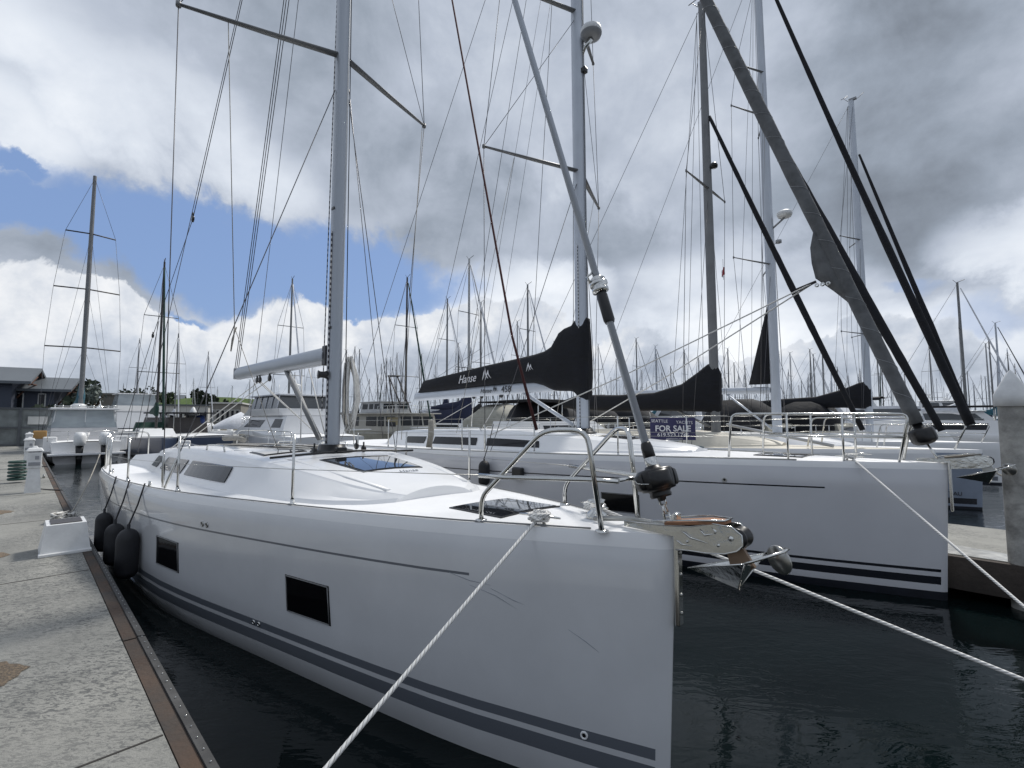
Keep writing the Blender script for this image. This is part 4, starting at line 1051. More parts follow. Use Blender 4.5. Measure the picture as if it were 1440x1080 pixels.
B4, H4, RF4, m4 = mid_sailer('sailing_yacht', 'yacht with radar on its pale mast, bare boom and lettered bow', .2, 16.5, 12.6, 4.0, 1.45, 1.3, 'hull_slate', 'stripe_black', std_roof(12.6), 4.55, 'mast_pale', hm4, [(sB, 1.35, .65), (sA, 1.25, .6), (13.5, 1.0, .5)],
    [(V3((-.1, 0, 1.75)), V3((-4.5, 0, hm4 - .2)), .10, .09, .045, 'black_canvas', .15)], (-9.9, 3.1, 3.18, .11), None, r_=(.14, .10))
rd4 = at(1092, 306, 15).z
MB().lathe((-4.1, 0, rd4), [(.001, -.1), (.18, -.09), (.22, -.02), (.22, .05), (.16, .1), (.001, .11)], 18).build('radar_dome', 'white_plastic', m4)
MB().tube([(-4.45, 0, rd4 - .35), (-4.1, 0, rd4 - .1)], .03, 6).build('radar_bracket', 'grey_plastic', m4)
MB().lathe((-4.3, 0, rd4 - .9), [(.001, 0), (.09, .03), (.09, .12), (.001, .14)], 12).build('mast_light', 'grey_plastic', m4)
tz = at(1070, 430, 15).z
mm = MB(); rows = []
for t in (0, .3, .7, 1):
    z = 3.3 + (tz - 3.3) * t; w_ = .62 * (1 - t) + .02; rows.append([V3((-4.7, -.06, z)), V3((-4.7 - w_ * .5, -.10 * (1 - t) - .02, z)), V3((-4.7 - w_, 0, z)), V3((-4.7 - w_ * .5, .10 * (1 - t) + .02, z)), V3((-4.7, .06, z))])
mm.grid(rows, 0, True); mm.build('trysail_bag', 'black_canvas', m4)
# boat name on the bow
text('bow_lettering', 'BENETEAU', .13, 'letter_black', B4, H4.side(.98, .32, .02), H4.side(.1, .32, .02) - H4.side(.98, .32, .02), (0, 0, 1))
hm5 = at(1190, 142, 19).z; i5 = at(1203, 215, 18.9).z; s5 = at(1204, 338, 19).z; s5b = at(1211, 470, 19).z
B5, H5, RF5, m5 = mid_sailer('sailing_yacht', 'farther yacht with pale mast topped by wind gear and low black boom cover', -.2, 23.3, 12, 3.9, 1.4, 1.3, 'gelcoat', 'stripe_grey', std_roof(12), 3.6, 'mast_pale', hm5, [(s5b, 1.0, .6), (s5, .9, .5)],
    [(V3((-.6, 0, 1.7)), V3((-3.5, 0, i5)), .08, .10, .04, 'black_canvas', .05)], (-7.9, 2.75, 2.85, .08), ('black_canvas', [(-8.0, 2.75, 2.95, .08), (-7.0, 2.7, 3.05, .16), (-5.4, 2.66, 3.12, .2), (-4.4, 2.64, 3.4, .2), (-3.9, 2.6, 3.62, .17), (-3.6, 2.58, 3.7, .13), (-3.5, 2.6, 3.5, .08)]), r_=(.13, .09))
fg = MB(); rows = []
for i in range(8):
    t = i / 7; rows.append([V3((-.34 * t, .05 * sin(t * 6), .10 + .02 * sin(t * 5) - .05 * t)), V3((-.36 * t, .05 * sin(t * 6 + .5), -.10 - .04 * t))])
fp = at(1017, 380, 14.6)
F_ = empty('flag', fp, Y2 - 1.2, 'small torn red and white flag under the spreader of the radar mast', 'flag')
MB().grid(rows[:5], 0, True).build('flag_cloth', 'red_cloth', F_); MB().grid(rows[4:], 0, True).build('flag_cloth', 'white_canvas', F_)
MB().tube([(0, 0, -.3), (0, 0, .35)], .006, 5).build('flag_cord', 'rope_dark', F_)

# spinnaker pole stowed on the cream deck and a small covered tender
I3 = (Matrix.Translation(B3.location) @ Matrix.Rotation(Y2, 4, 'Z')).inverted()
pa, pb_ = I3 @ at(1022, 597, 12.4), I3 @ at(1172, 627, 10.1)
MB().tube([pa, pb_], .035, 10).build('spinnaker_pole', 'mast_white', B3)
td = empty('tender', at(972, 629, 11.7), radians(10), 'small teal covered tender with white rim right of the for sale sign', 'tender')
MB().tube([V3((-.75 + 1.35 * t, .25 * sin(t * pi), .08 + .10 * sin(pi * min(1, t * 1.2)) - .16 * t * t)) for t in [q / 10 for q in range(11)]], .06, 8).build('rim_tube', 'gelcoat', td)
MB().grid([[V3((-.7 + 1.3 * t, y, .05 + .10 * sin(pi * t) * (1 - abs(y) * 1.2) - .12 * t)) for y in (-.5, -.25, 0, .25, .5)] for t in [q / 8 for q in range(9)]], 0, True).build('canvas_cover', 'teal_canvas', td)

# for sale sign tied to the rail
sg_c = at(946, 603, 10.9); sgr = empty('for_sale_sign', sg_c, radians(-8), 'dark blue for sale sign with white lettering on the yacht rail', 'sign')
wS, hS = .98, .50
rows = []
for i in range(9):
    x = -wS / 2 + wS * i / 8; y = .012 * sin(i * 1.3)
    rows.append([V3((x, y, -hS / 2 + .0 * i)), V3((x, y + .01, 0)), V3((x, y, hS / 2))])
m = MB().grid(rows, 0, True); m.grid([[p + V3((0, .006, 0)) for p in r] for r in rows], 0, True); m.build('sign_board', 'sign_blue', sgr)
text('sign_lettering', 'FOR SALE', .185, 'letter_white', sgr, (0, -.02, -.055), (1, 0, 0), (0, 0, 1), align='CENTER', off=.004, sx=.98)
text('sign_lettering', '619.523.1745', .115, 'letter_white', sgr, (0, -.02, -.175), (1, 0, 0), (0, 0, 1), align='CENTER', off=.002, sx=1.1)
text('sign_lettering', 'SEATTLE', .095, 'letter_white', sgr, (-.47, -.02, .15), (1, 0, -.04), (0, 0, 1))
text('sign_lettering', 'YACHTS', .095, 'letter_white', sgr, (.07, -.02, .12), (1, 0, -.04), (0, 0, 1))
text('sign_lettering', 'seattleyachts.com', .05, 'letter_white', sgr, (.03, -.02, -.235), (1, 0, 0), (0, 0, 1), align='CENTER')
for x in (-.47, .47): MB().tube([(x, 0, hS / 2), (x * 1.05, .03, hS / 2 + .12)], .006, 5).build('sign_tie', 'rope_white', sgr)

# =================================================================== DOCKS
DZ = .5
def slab(pts, z0, z1): 
    m = MB(); m.prism([V3((p.x, p.y, z0)) for p in pts], (0, 0, z1 - z0)); return m
dk = slab([W(-6, -3.2), W(-6, .625), W(44, .625), W(44, -3.2)], .06, DZ).build('dock_walkway', 'dock_concrete', fix=True); tag(dk, kind='structure')
# panel joints: real grooves drawn as thin strips of dark filler standing a hair proud
j = MB()
for k in range(-2, 10):
    u = 3.26 + 4.07 * k
    j.hexa([W(u - .007, -3.19, DZ - .01), W(u + .007, -3.19, DZ - .01), W(u + .007, .62, DZ - .01), W(u - .007, .62, DZ - .01), W(u - .007, -3.19, DZ + .003), W(u + .007, -3.19, DZ + .003), W(u + .007, .62, DZ + .003), W(u - .007, .62, DZ + .003)])
tag(j.build('pavement_joints', 'joint'), kind='structure')
rnd = random.Random(4); ag = MB()
for (px, py, r) in ((-36, 958, .24), (-26, 785, .24), (-14, 722, .30), (-40, 640, .4)):
    p = at(px, py, 1); t = (DZ - ZC) / (p.z - ZC); c = V3((p.x * t, p.y * t, 0))
    if c.length > 40: continue
    pts = [V3((c.x + r * cos(a * pi / 12) * (1 + rnd.uniform(-.12, .12)), c.y + r * sin(a * pi / 12) * (1 + rnd.uniform(-.12, .12)), DZ + .004)) for a in range(24)]
    ag.face(pts)
tag(ag.build('pavement_patches', 'aggregate'), kind='structure')
# timber waler pieces and rub rail
rnd = random.Random(9); u = -3.0; k = 0
wr = empty('dock_edging', W(-3, .7, DZ), 0, 'rust brown timber edging with dark bolted rub strip along the left dock', 'dock edging')
inv = -W(-3, .7, DZ)
def wl_(m, name, mt): return m.build(name, mt, wr)
while u < 44:
    Lp = rnd.choice((1.3, 2.4, 3.0)); m = MB()
    z = DZ + rnd.uniform(.004, .014)
    m.hexa([W(u + .006, .630, .2) + inv, W(u + Lp - .006, .630, .2) + inv, W(u + Lp - .006, .713, .2) + inv, W(u + .006, .713, .2) + inv, W(u + .006, .630, z) + inv, W(u + Lp - .006, .630, z) + inv, W(u + Lp - .006, .713, z) + inv, W(u + .006, .713, z) + inv])
    wl_(m, 'timber_plank', 'waler')
    m = MB(); m.hexa([W(u, .716, .1) + inv, W(u + Lp - .012, .716, .1) + inv, W(u + Lp - .012, .767, .12) + inv, W(u, .767, .12) + inv, W(u, .716, z + .012) + inv, W(u + Lp - .012, .716, z + .012) + inv, W(u + Lp - .012, .763, z + .004) + inv, W(u, .763, z + .004) + inv])
    wl_(m, 'rub_strip', 'rubrail')
    u += Lp
bt = MB(); u = -2.9
while u < 14: bt.lathe(W(u, .740, DZ + .018) + inv, [(.0045, 0), (.0045, .003), (.0005, .004)], 8); u += .13
o_ = bt.build('bolt_heads', 'steel', wr); o_['kind'] = 'stuff'
# right finger dock and head walkway
d2 = slab([W(.62, 8.25), W(.62, 10.7), W(-6.5, 10.7), W(-6.5, 8.25)], .1, DZ).build('dock_walkway', 'dock_concrete', fix=True); tag(d2, kind='structure')
d3 = slab([W(-1.25, -3.2), W(-1.25, 8.24), W(-4.2, 8.24), W(-4.2, -3.2)], .1, DZ).build('dock_walkway', 'dock_concrete', fix=True)
bpy.data.objects.remove(d3)
d3 = slab([W(-1.25, 2.8), W(-1.25, 8.24), W(-4.2, 8.24), W(-4.2, 2.8)], .1, DZ - .003).build('dock_walkway', 'dock_concrete', fix=True); tag(d3, kind='structure')
m = MB()
m.hexa([W(.625, 8.1, .12), W(.625, 10.75, .12), W(.70, 10.75, .12), W(.70, 8.1, .12), W(.625, 8.1, .51), W(.625, 10.75, .51), W(.70, 10.75, .51), W(.70, 8.1, .51)])
m.hexa([W(-1.24, 8.16, .12), W(.70, 8.16, .12), W(.70, 8.245, .12), W(-1.24, 8.245, .12), W(-1.24, 8.16, .51), W(.70, 8.16, .51), W(.70, 8.245, .51), W(-1.24, 8.245, .51)])
tag(m.build('dock_edging', 'dark_timber', loc=W(.6, 8.2, .3)), 'dark timber fascia round the right hand dock below the concrete pile', 'dock edging')
m = MB(); m.hexa([W(-.1, 8.3, .504), W(.58, 8.3, .504), W(.58, 8.95, .504), W(-.1, 8.75, .504), W(-.1, 8.3, .512), W(.58, 8.3, .512), W(.58, 8.95, .512), W(-.1, 8.75, .512)])
tag(m.build('dock_plate', 'steel_dull', loc=W(.2, 8.5, .508)), 'flat grey metal corner plate on the right hand dock', 'dock plate')
# piles
def pile(loc, r, ztop, label, caph=.36, group=None):
    root = empty('dock_pile', V3((loc.x, loc.y, 0)), 0, label, 'pile', group)
    MB().lathe((0, 0, 0), [(r, -2), (r, .4), (r * .985, ztop - caph - .12)], 24).build('pile_shaft', 'pile_concrete', root)
    MB().lathe((0, 0, 0), [(r * 1.02, ztop - caph - .14), (r * 1.2, ztop - caph - .14), (r * 1.2, ztop - caph), (r * .3, ztop - .05), (.001, ztop)], 24).build('pile_cap', 'white_plastic', root)
    return root
pile(V3((5.98, 5.78, 0)), .135, 2.79, 'tall round concrete pile with white cone cap at the right edge', .30)
for x, y, Y, lb in ((272, 572, 34, 'concrete pile with white cone cap behind the near yacht stern'),):
    t_ = at(x, y, Y); pile(t_, .24, t_.z, lb, .5)
# dock step box
st = empty('dock_step', W(8.35, .47, DZ), yaw_of(UD), 'white plastic boarding step box standing on the left dock edge', 'dock step')
m = MB(); m.hexa([(0, -.24, 0), (.62, -.24, 0), (.62, .24, 0), (0, .24, 0), (.06, -.19, .37), (.56, -.19, .37), (.56, .19, .37), (.06, .19, .37)]); m.build('step_body', 'white_plastic', st)
m = MB(); m.box((.31, 0, .374), (.36, .30, .012)); m.build('step_tread', 'mast_dark', st)
m = MB(); m.box((.03, 0, .02), (.10, .5, .04), bev=.01); m.build('step_foot', 'white_plastic', st)
# power pedestals
def pedestal(u, v, label):
    r = empty('power_pedestal', W(u, v, DZ), yaw_of(UD), label, 'power pedestal', 'white power pedestals along the left dock')
    m = MB(); m.hexa([(-.11, -.14, 0), (.11, -.14, 0), (.11, .14, 0), (-.11, .14, 0), (-.085, -.10, .55), (.085, -.10, .55), (.085, .10, .55), (-.085, .10, .55)]); m.build('pedestal_base', 'white_plastic', r)
    m = MB(); m.box((0, 0, .74), (.20, .25, .38), bev=.02); m.build('pedestal_head', 'white_plastic', r)
    m = MB(); m.box((-.105, 0, .66), (.02, .2, .08), bev=.005); m.box((-.108, -.04, .8), (.02, .07, .08)); m.build('socket_panel', 'grey_plastic', r)
    m = MB(); m.box((0, 0, .985), (.27, .32, .08), bev=.02, top=.7); m.box((0, 0, 1.045), (.11, .12, .05), bev=.01, top=.5); m.build('pedestal_cap', 'white_plastic', r)
    m = MB(); m.tube([(.11, .08, .62), (.18, .1, .4), (.22, -.1, .05), (.1, -.3, .02), (-.2, -.5, .02)], .014, 6); m.build('power_cord', 'rope_dark', r)
    return r
pedestal(15.9, .25, 'nearest white power pedestal on the left dock with flat topped lamp cap')
pedestal(24, .22, 'second white power pedestal beside the green hose on the left dock')
pedestal(33, .28, 'small far white power pedestal near the powerboat bow')
hb_ = MB()
for k in range(6): hb_.tube([W(18.6, -.02 , DZ + .1 + .09 * k) + V3((.16 * cos(a * pi / 8), .16 * sin(a * pi / 8), 0)) for a in range(17)], .035, 6)
tag(hb_.build('garden_hose', 'hose_green', loc=W(18.6, -.02, DZ)), 'green coiled hose standing on the left dock by the pedestals', 'hose')
# dock cleats with rope
for (u, rope, lb) in ((11.0, True, 'dock cleat wrapped in white rope on the left dock edge'), (19.5, False, 'bare metal dock cleat farther along the left dock edge')):
    r = empty('dock_cleat', W(u, .52, DZ), yaw_of(UD), lb, 'dock cleat')
    m = MB(); m.tube([(-.17, 0, .08), (0, 0, .095), (.17, 0, .08)], [.012, .024, .012], 8); m.tube([(-.05, 0, 0), (-.045, 0, .09)], [.03, .018], 8); m.tube([(.05, 0, 0), (.045, 0, .09)], [.03, .018], 8); m.build('cleat_horn', 'steel_dull', r)
    if rope:
        rn = random.Random(2); q = [V3((rn.uniform(-.22, .22), rn.uniform(-.2, .12), .03 + .13 * rn.random())) for i in range(46)]
        MB().tube(q, .016, 6).build('rope_tangle', 'rope_white', r)

# =================================================================== BACKGROUND: motor boats
def patch(c, f0, f1, g0, g1, off):
    """c: 4 corners (bl, br, tr, tl) seen from outside"""
    bl, br, tr, tl = [V3(p) for p in c]; n = (br - bl).cross(tl - bl).normalized()
    P = lambda f, g: (bl.lerp(br, f)).lerp(tl.lerp(tr, f), g) + n * off
    return [P(f0, g0), P(f1, g0), P(f1, g1), P(f0, g1)], n
def tier(root, name, m_, x0, x1, z0, z1, w0, w1, fr, br, wins=(), glass='window_dark', roofm=None, over=0.0):
    """superstructure block, x1 = front. fr/br front/back rake"""
    b = [V3((x0, -w0, z0)), V3((x1, -w0, z0)), V3((x1, w0, z0)), V3((x0, w0, z0))]
    t = [V3((x0 + br, -w1, z1)), V3((x1 - fr, -w1, z1)), V3((x1 - fr, w1, z1)), V3((x0 + br, w1, z1))]
    o = MB().hexa(b + t).build(name, m_, root)
    sides = {'s': (b[0], b[1], t[1], t[0]), 'p': (b[2], b[3], t[3], t[2]), 'f': (b[1], b[2], t[2], t[1]), 'b': (b[3], b[0], t[0], t[3])}
    for s_, f0, f1, g0, g1 in wins:
        q, n = patch(sides[s_], f0, f1, g0, g1, .012)
        MB().prism(q, n * -.02).build('window', glass, o)
    if roofm:
        k = over
        MB().box(((x0 + br + x1 - fr) / 2, 0, z1 + .035), ((x1 - fr - x0 - br) + 2 * k, 2 * (w1 + k), .07), bev=.02).build('roof', roofm, root)
    return o
def motor_hull(root, L, B, hb, hs, m_='gelcoat', stripe='antifoul', trans=True):
    H = Hull(L, B * 1.0, hb, hs, stripes=((.1, .2),), bottom=.05, rake=-.55)
    H.build(root, m_, stripe, stripe, 'antifoul', fine=False)
    return H
def railing(root, pts, h, n, name='railing', r=.018):
    m = MB(); P = [V3(p) for p in pts]
    m.tube([p + V3((0, 0, h)) for p in P], r, 6); m.tube([p + V3((0, 0, h * .55)) for p in P], r * .6, 5)
    for i in range(len(P) - 1):
        for k in range(n): q = P[i].lerp(P[i + 1], k / n); m.tube([q, q + V3((0, 0, h))], r * .8, 5)
    return m.build(name, 'steel', root)

# --- white powerboat with outboards, stern to us, on the left dock
pb = empty('powerboat', W(32.0, 2.35), yaw_of(UD) , 'white enclosed powerboat with two outboard engines facing the camera at the left dock', 'powerboat')
Hp = Hull(9.5, 3.1, 1.5, 1.05, stripes=((.12, .2),), bottom=.05, rake=-.5)
# shift so the stern is at local x=0
def shift(o, dx):
    for v in o.data.vertices: v.co.x += dx
for o in Hp.build(pb, 'gelcoat', 'gelcoat', 'gelcoat', 'antifoul', fine=False): shift(o, 9.5)
tier(pb, 'cabin', 'gelcoat', 1.9, 7.2, 1.1, 1.75, 1.42, 1.3, .9, .15)
wh = tier(pb, 'canvas_enclosure', 'clear_vinyl', 2.0, 5.6, 1.72, 2.68, 1.32, 1.18, .9, .1)
for y in (-1.27, 0, 1.27): MB().tube([(2.03, y, 1.74), (2.12, y * .9, 2.66)], .03, 6).build('enclosure_post', 'white_plastic', pb)
tier(pb, 'canvas_drop', 'grey_plastic', 1.0, 2.0, 1.05, 1.74, 1.36, 1.3, .02, .65)
MB().box((3.4, 0, 2.73), (3.3, 2.75, .10), bev=.03).build('hardtop', 'gelcoat', pb)
m = MB()
for k in range(9): m.tube([(1.95, -1.2 + .3 * k, 2.77), (1.95, -1.2 + .3 * k, 2.92)], .03, 6)
m.tube([(1.95, -1.25, 2.86), (1.95, 1.25, 2.86)], .02, 6); m.build('rod_rack', 'steel', pb)
m = MB(); m.lathe((3.6, .2, 2.79), [(.001, 0), (.3, .02), (.3, .18), (.2, .24), (.001, .25)], 16); m.build('radar_dome', 'white_plastic', pb)
MB().box((.75, 1.35, .95), (.7, .5, .75), bev=.05).build('corner_locker', 'gelcoat', pb)
MB().box((.75, -1.35, .95), (.7, .5, .75), bev=.05).build('corner_locker', 'gelcoat', pb)
MB().box((-.1, 0, .48), (.9, 2.9, .10), bev=.02).build('swim_platform', 'gelcoat', pb)
for y in (.32, -.62, 1.0)[:2]:
    e = empty_part('outboard_engine', pb)
    m = MB(); rows = []
    for z, sx_, sy_, cx in ((1.55, .12, .10, -.35), (1.52, .25, .2, -.35), (1.35, .31, .24, -.38), (1.1, .3, .24, -.4), (.95, .26, .22, -.4), (.9, .18, .16, -.4)):
        rows.append([V3((cx + sx_ * cos(a * pi / 8), y + sy_ * sin(a * pi / 8), z)) for a in range(16)])
    m.grid(rows, 0, True, close=True); m.face(rows[0]); m.face(rows[-1]); m.build('cowling', 'white_plastic', e)
    m = MB(); m.tube([(-.4, y, .95), (-.42, y, .45), (-.42, y, -.4)], [.16, .13, .08], 10, sy=.6); m.box((-.3, y, .3), (.5, .16, .06)); m.build('leg', 'black_plastic', e)
railing(pb, [(0.2, 1.45, 1.1), (.2, -1.45, 1.1)], .5, 4)
MB().box((1.3, 1.70, 1.42), (.1, .5, .4), bev=.04).build('seat_back', 'orange_cushion', pb)

# --- flybridge yacht with swept windows behind it
def at0(px, Y): return V3((px_x(px, Y), Y, 0))
fy = empty('motor_yacht', W(56, 6.2), Y2 + pi, 'grey white flybridge yacht with swept dark windows behind the powerboat', 'motor yacht')
motor_hull(fy, 12, 3.8, 1.9, 1.3)
tier(fy, 'saloon', 'gelcoat', -9.8, -3.2, 1.5, 2.7, 1.6, 1.3, 2.2, .1, [('s', .1, .85, .3, .8), ('p', .1, .85, .3, .8), ('f', .08, .92, .2, .85)])
tier(fy, 'flybridge', 'gelcoat', -9.6, -5.2, 2.72, 3.2, 1.45, 1.5, .3, -.3)
tier(fy, 'flybridge_enclosure', 'clear_vinyl', -9.0, -6.0, 3.2, 4.1, 1.25, 1.1, .7, .1)
MB().box((-7.6, 0, 4.13), (2.8, 2.5, .07), bev=.02).build('hardtop', 'gelcoat', fy)

# --- express cruiser with enclosed flybridge (between the boom and the near mast)
p = at0(352, 33)
ec = empty('motor_yacht', p, yaw_of(UD), 'white cruiser with enclosed flybridge canvas seen under the bare grey boom', 'motor yacht')
motor_hull(ec, 12.5, 4.0, 1.75, 1.3)
tier(ec, 'saloon', 'gelcoat', -10.5, -2.6, 1.3, 2.35, 1.75, 1.45, 2.4, .1, [('s', .74, .93, .42, .85), ('p', .74, .93, .42, .85), ('s', .1, .5, .4, .8), ('p', .1, .5, .4, .8)])
tier(ec, 'flybridge', 'gelcoat', -9.8, -3.9, 2.37, 2.75, 1.6, 1.65, 1.1, .0)
tier(ec, 'canvas_enclosure', 'grey_glass', -9.0, -4.6, 2.75, 3.45, 1.45, 1.3, .35, .1)
for k in range(6):
    x = -9.0 + .9 * k
    for y in (-1, 1): MB().tube([(x, y * 1.47, 2.75), (x + .02, y * 1.33, 3.45)], .03, 6).build('canvas_seam', 'white_canvas', ec)
MB().box((-6.9, 0, 3.5), (4.7, 2.9, .09), bev=.03).build('hardtop', 'white_canvas', ec)
m = MB(); m.tube([(-7.5, 0, 3.5), (-7.6, 0, 4.0)], .05, 6); m.lathe((-7.6, 0, 4.0), [(.001, 0), (.28, .02), (.28, .16), (.001, .22)], 14); m.tube([(-6.2, .4, 3.5), (-6.2, .4, 4.2)], .02, 5); m.tube([(-8.3, -.7, 3.5), (-8.4, -.7, 5.6)], .012, 5); m.build('radar_mast', 'white_plastic', ec)
railing(ec, [(-.3, 0, 1.78), (-2.4, -1.2, 1.7), (-6, -1.75, 1.6)], .55, 4); railing(ec, [(-.3, 0, 1.78), (-2.4, 1.2, 1.7), (-6, 1.75, 1.6)], .55, 4)
for k in (0, 1): MB().lathe((-3.6 - .7 * k, 1.62, 1.15), [(.08, 0), (.08, .02), (.001, .03)], 12, axis=(0, 1, 0)).build('porthole', 'window_dark', ec)

# --- beige trawler
p = at0(606, 31)
tr = empty('trawler', p, Y2, 'beige trawler with small upper wheelhouse and curtained windows right of the near mast', 'trawler')
motor_hull(tr, 11, 3.7, 1.7, 1.35, 'beige_canvas')
M['trawler_paint'] = mat('trawler_paint', (.42, .41, .37), .5, var=.1)
tier(tr, 'deckhouse', 'trawler_paint', -9.5, -1.35, 1.35, 2.52, 1.5, 1.42, .25, .1, [('s', .48, .66, .30, .86), ('s', .68, .78, .30, .86), ('s', .81, .96, .30, .86), ('s', .1, .35, .3, .86), ('f', .06, .34, .35, .86), ('f', .38, .62, .35, .86), ('f', .66, .94, .35, .86)], glass='window_dark', roofm='trawler_paint', over=.35)
tier(tr, 'wheelhouse', 'mast_white', -7.0, -4.1, 2.62, 3.35, 1.2, 1.12, .12, .1, [('s', .42, .62, .35, .85), ('s', .68, .92, .35, .85), ('s', .08, .34, .35, .85), ('f', .08, .46, .35, .85), ('f', .54, .92, .35, .85)], roofm='mast_white', over=.12)
tier(tr, 'curtain_panel', 'building_tan', -2.85, -1.55, 1.75, 2.3, 1.47, 1.465, .0, .0)
railing(tr, [(-4.0, -1.5, 2.6), (-1.5, -1.5, 2.6), (-1.5, 1.5, 2.6)], .45, 4)
m = MB(); m.tube([(-3.6, -.5, 2.6), (-4.5, -.4, 5.2)], .05, 6); m.tube([(-3.0, .5, 2.6), (-4.5, .3, 5.2)], .05, 6); m.tube([(-4.5, -.4, 5.2), (-2.9, -.4, 3.1)], .05, 6); m.tube([(-4.55, -.45, 5.2), (-4.4, .4, 5.25)], .07, 6); m.build('boom_derrick', 'mast_dark', tr)
tag(MB().lathe((0, 0, 0), [(.95, -.5), (1.02, 0), (.9, .28), (.55, .45), (.001, .5)], 20).build('covered_dinghy', 'black_canvas', loc=at(534, 612, 13.8)), 'black canvas covered dinghy on deck in front of the trawler', 'dinghy')
tag(MB().lathe((0, 0, 0), [(.9, -.4), (.95, 0), (.7, .4), (.3, .62), (.001, .66)], 18).build('covered_winch', 'black_canvas', loc=at(592, 612, 15.5)), 'dark canvas hump beside the trawler stern, left of the rope coil', 'canvas cover')

# --- canvas covered cruiser
p = at0(768, 27)
cc = empty('covered_cruiser', p, Y2, 'cruiser under a beige canvas cover below the black sail cover', 'motor yacht')
motor_hull(cc, 10, 3.4, 1.6, 1.2)
MB().grid([[V3((x, w * cos(t * pi / 10) , 1.35 + h * sin(t * pi / 10) ** .55)) for t in range(11)] for x, w, h in ((-6.2, .6, .25), (-6.0, 1.2, .8), (-5.6, 1.55, 1.1), (-4.9, 1.65, 1.4), (-4.4, 1.6, 1.75), (-3.0, 1.55, 1.75), (-2.3, 1.4, 1.4), (-1.4, 1.1, 1.0), (-.4, .4, .5))], 0, True).build('canvas_cover', 'beige_canvas', cc)
MB().box((-3.7, 0, 3.2), (1.6, 2.2, .08), bev=.02).build('bimini_top', 'black_canvas', cc)
m = MB()
for x, y in ((-4.4, -1.1), (-4.4, 1.1), (-3.0, -1.1), (-3.0, 1.1)): m.tube([(x, y, 2.6), (-3.7 + (x + 3.7) * .4, y, 4.4)], .022, 6)
m.tube([(-4.0, -1.1, 4.4), (-4.0, 1.1, 4.4)], .022, 6); m.tube([(-3.4, -1.1, 4.4), (-3.4, 1.1, 4.4)], .022, 6); m.build('tower_frame', 'mast_dark', cc)

# --- motor yachts on the right
p = at0(1392, 29)
ry = empty('motor_yacht', p, Y2, 'white motor yacht with black bimini and rounded dark side windows left of the concrete pile', 'motor yacht')
motor_hull(ry, 11.5, 3.8, 1.75, 1.4)
ry.scale = (.86, .86, .92); rw = MB(); rows = []
for x, w, z in ((-9.5, 1.5, .1), (-9.3, 1.6, .9), (-7.5, 1.6, 1.15), (-5.5, 1.55, 1.1), (-3.8, 1.3, .75), (-2.4, .9, .3), (-1.8, .5, .05)):
    rows.append([V3((x, w * cos(t * pi / 12), 1.45 + z * sin(t * pi / 12) ** .6)) for t in range(13)])
sal = rw.grid(rows, 0, True).build('saloon', 'gelcoat', ry)
m = MB()
for sg in (-1, 1):
    q = [V3((-8.8, sg * 1.61, 1.75)), V3((-5.0, sg * 1.57, 1.72)), V3((-6.2, sg * 1.54, 2.15)), V3((-8.2, sg * 1.56, 2.2))]
    m.prism(q, (0, -sg * .05, 0))
m.build('side_window', 'window_dark', sal)
tier(ry, 'flybridge', 'gelcoat', -9.4, -6.0, 2.55, 2.95, 1.35, 1.4, .4, -.2)
tier(ry, 'flybridge_enclosure', 'clear_vinyl', -9.2, -6.3, 2.95, 3.85, 1.3, 1.2, .4, .2)
bm_ = MB(); bm_.grid([[V3((x, y, 3.9 + .12 * (1 - (y / 1.45) ** 2) + .03 * sin(x))) for y in (-1.45, -1, -.5, 0, .5, 1, 1.45)] for x in (-9.6, -8.6, -7.4, -6.2, -5.9)], 0, True); bm_.grid([[V3((x, sg * 1.45, z)) for z in (3.9, 3.72)] for x in (-9.6, -8.6, -7.4, -6.2, -5.9) for sg in (-1,)], 0, True); bm_.build('bimini', 'black_canvas', ry)
m = MB(); m.tube([(-7.4, .5, 3.95), (-7.4, .5, 4.3)], .04, 6); m.box((-7.4, .5, 4.35), (.9, .14, .12)); m.lathe((-8.3, -.4, 4.0), [(.001, 0), (.25, .0), (.22, .25), (.001, .33)], 12); m.build('radar_gear', 'white_plastic', ry)
railing(ry, [(-.3, 0, 1.8), (-2.4, -1.1, 1.7), (-7, -1.75, 1.6)], .6, 5); railing(ry, [(-.3, 0, 1.8), (-2.4, 1.1, 1.7), (-7, 1.75, 1.6)], .6, 5)
p = at0(1480, 43)
ry2 = empty('motor_yacht', p, Y2, 'larger white motor yacht with tall pale wheelhouse behind the black bimini boat', 'motor yacht')
motor_hull(ry2, 13, 4.2, 1.9, 1.5)
tier(ry2, 'saloon', 'gelcoat', -11.5, -3.0, 1.6, 2.9, 1.8, 1.6, 1.4, .1, [('s', .1, .45, .3, .85), ('s', .5, .9, .3, .85), ('f', .1, .9, .3, .85)], glass='grey_glass', roofm='gelcoat', over=.25)
tier(ry2, 'pilothouse', 'gelcoat', -9.0, -5.2, 3.0, 3.9, 1.5, 1.35, .5, .1, [('s', .08, .45, .2, .85), ('s', .52, .92, .2, .85), ('f', .06, .94, .2, .85)], glass='grey_glass', roofm='gelcoat', over=.15)
m = MB(); m.tube([(-8, 0, 4.0), (-8.3, 0, 4.6)], .06, 6); m.box((-8.2, 0, 4.6), (.3, 1.3, .1)); m.lathe((-7.0, .5, 4.0), [(.001, 0), (.22, .0), (.2, .25), (.001, .33)], 12); m.build('radar_gear', 'white_plastic', ry2)

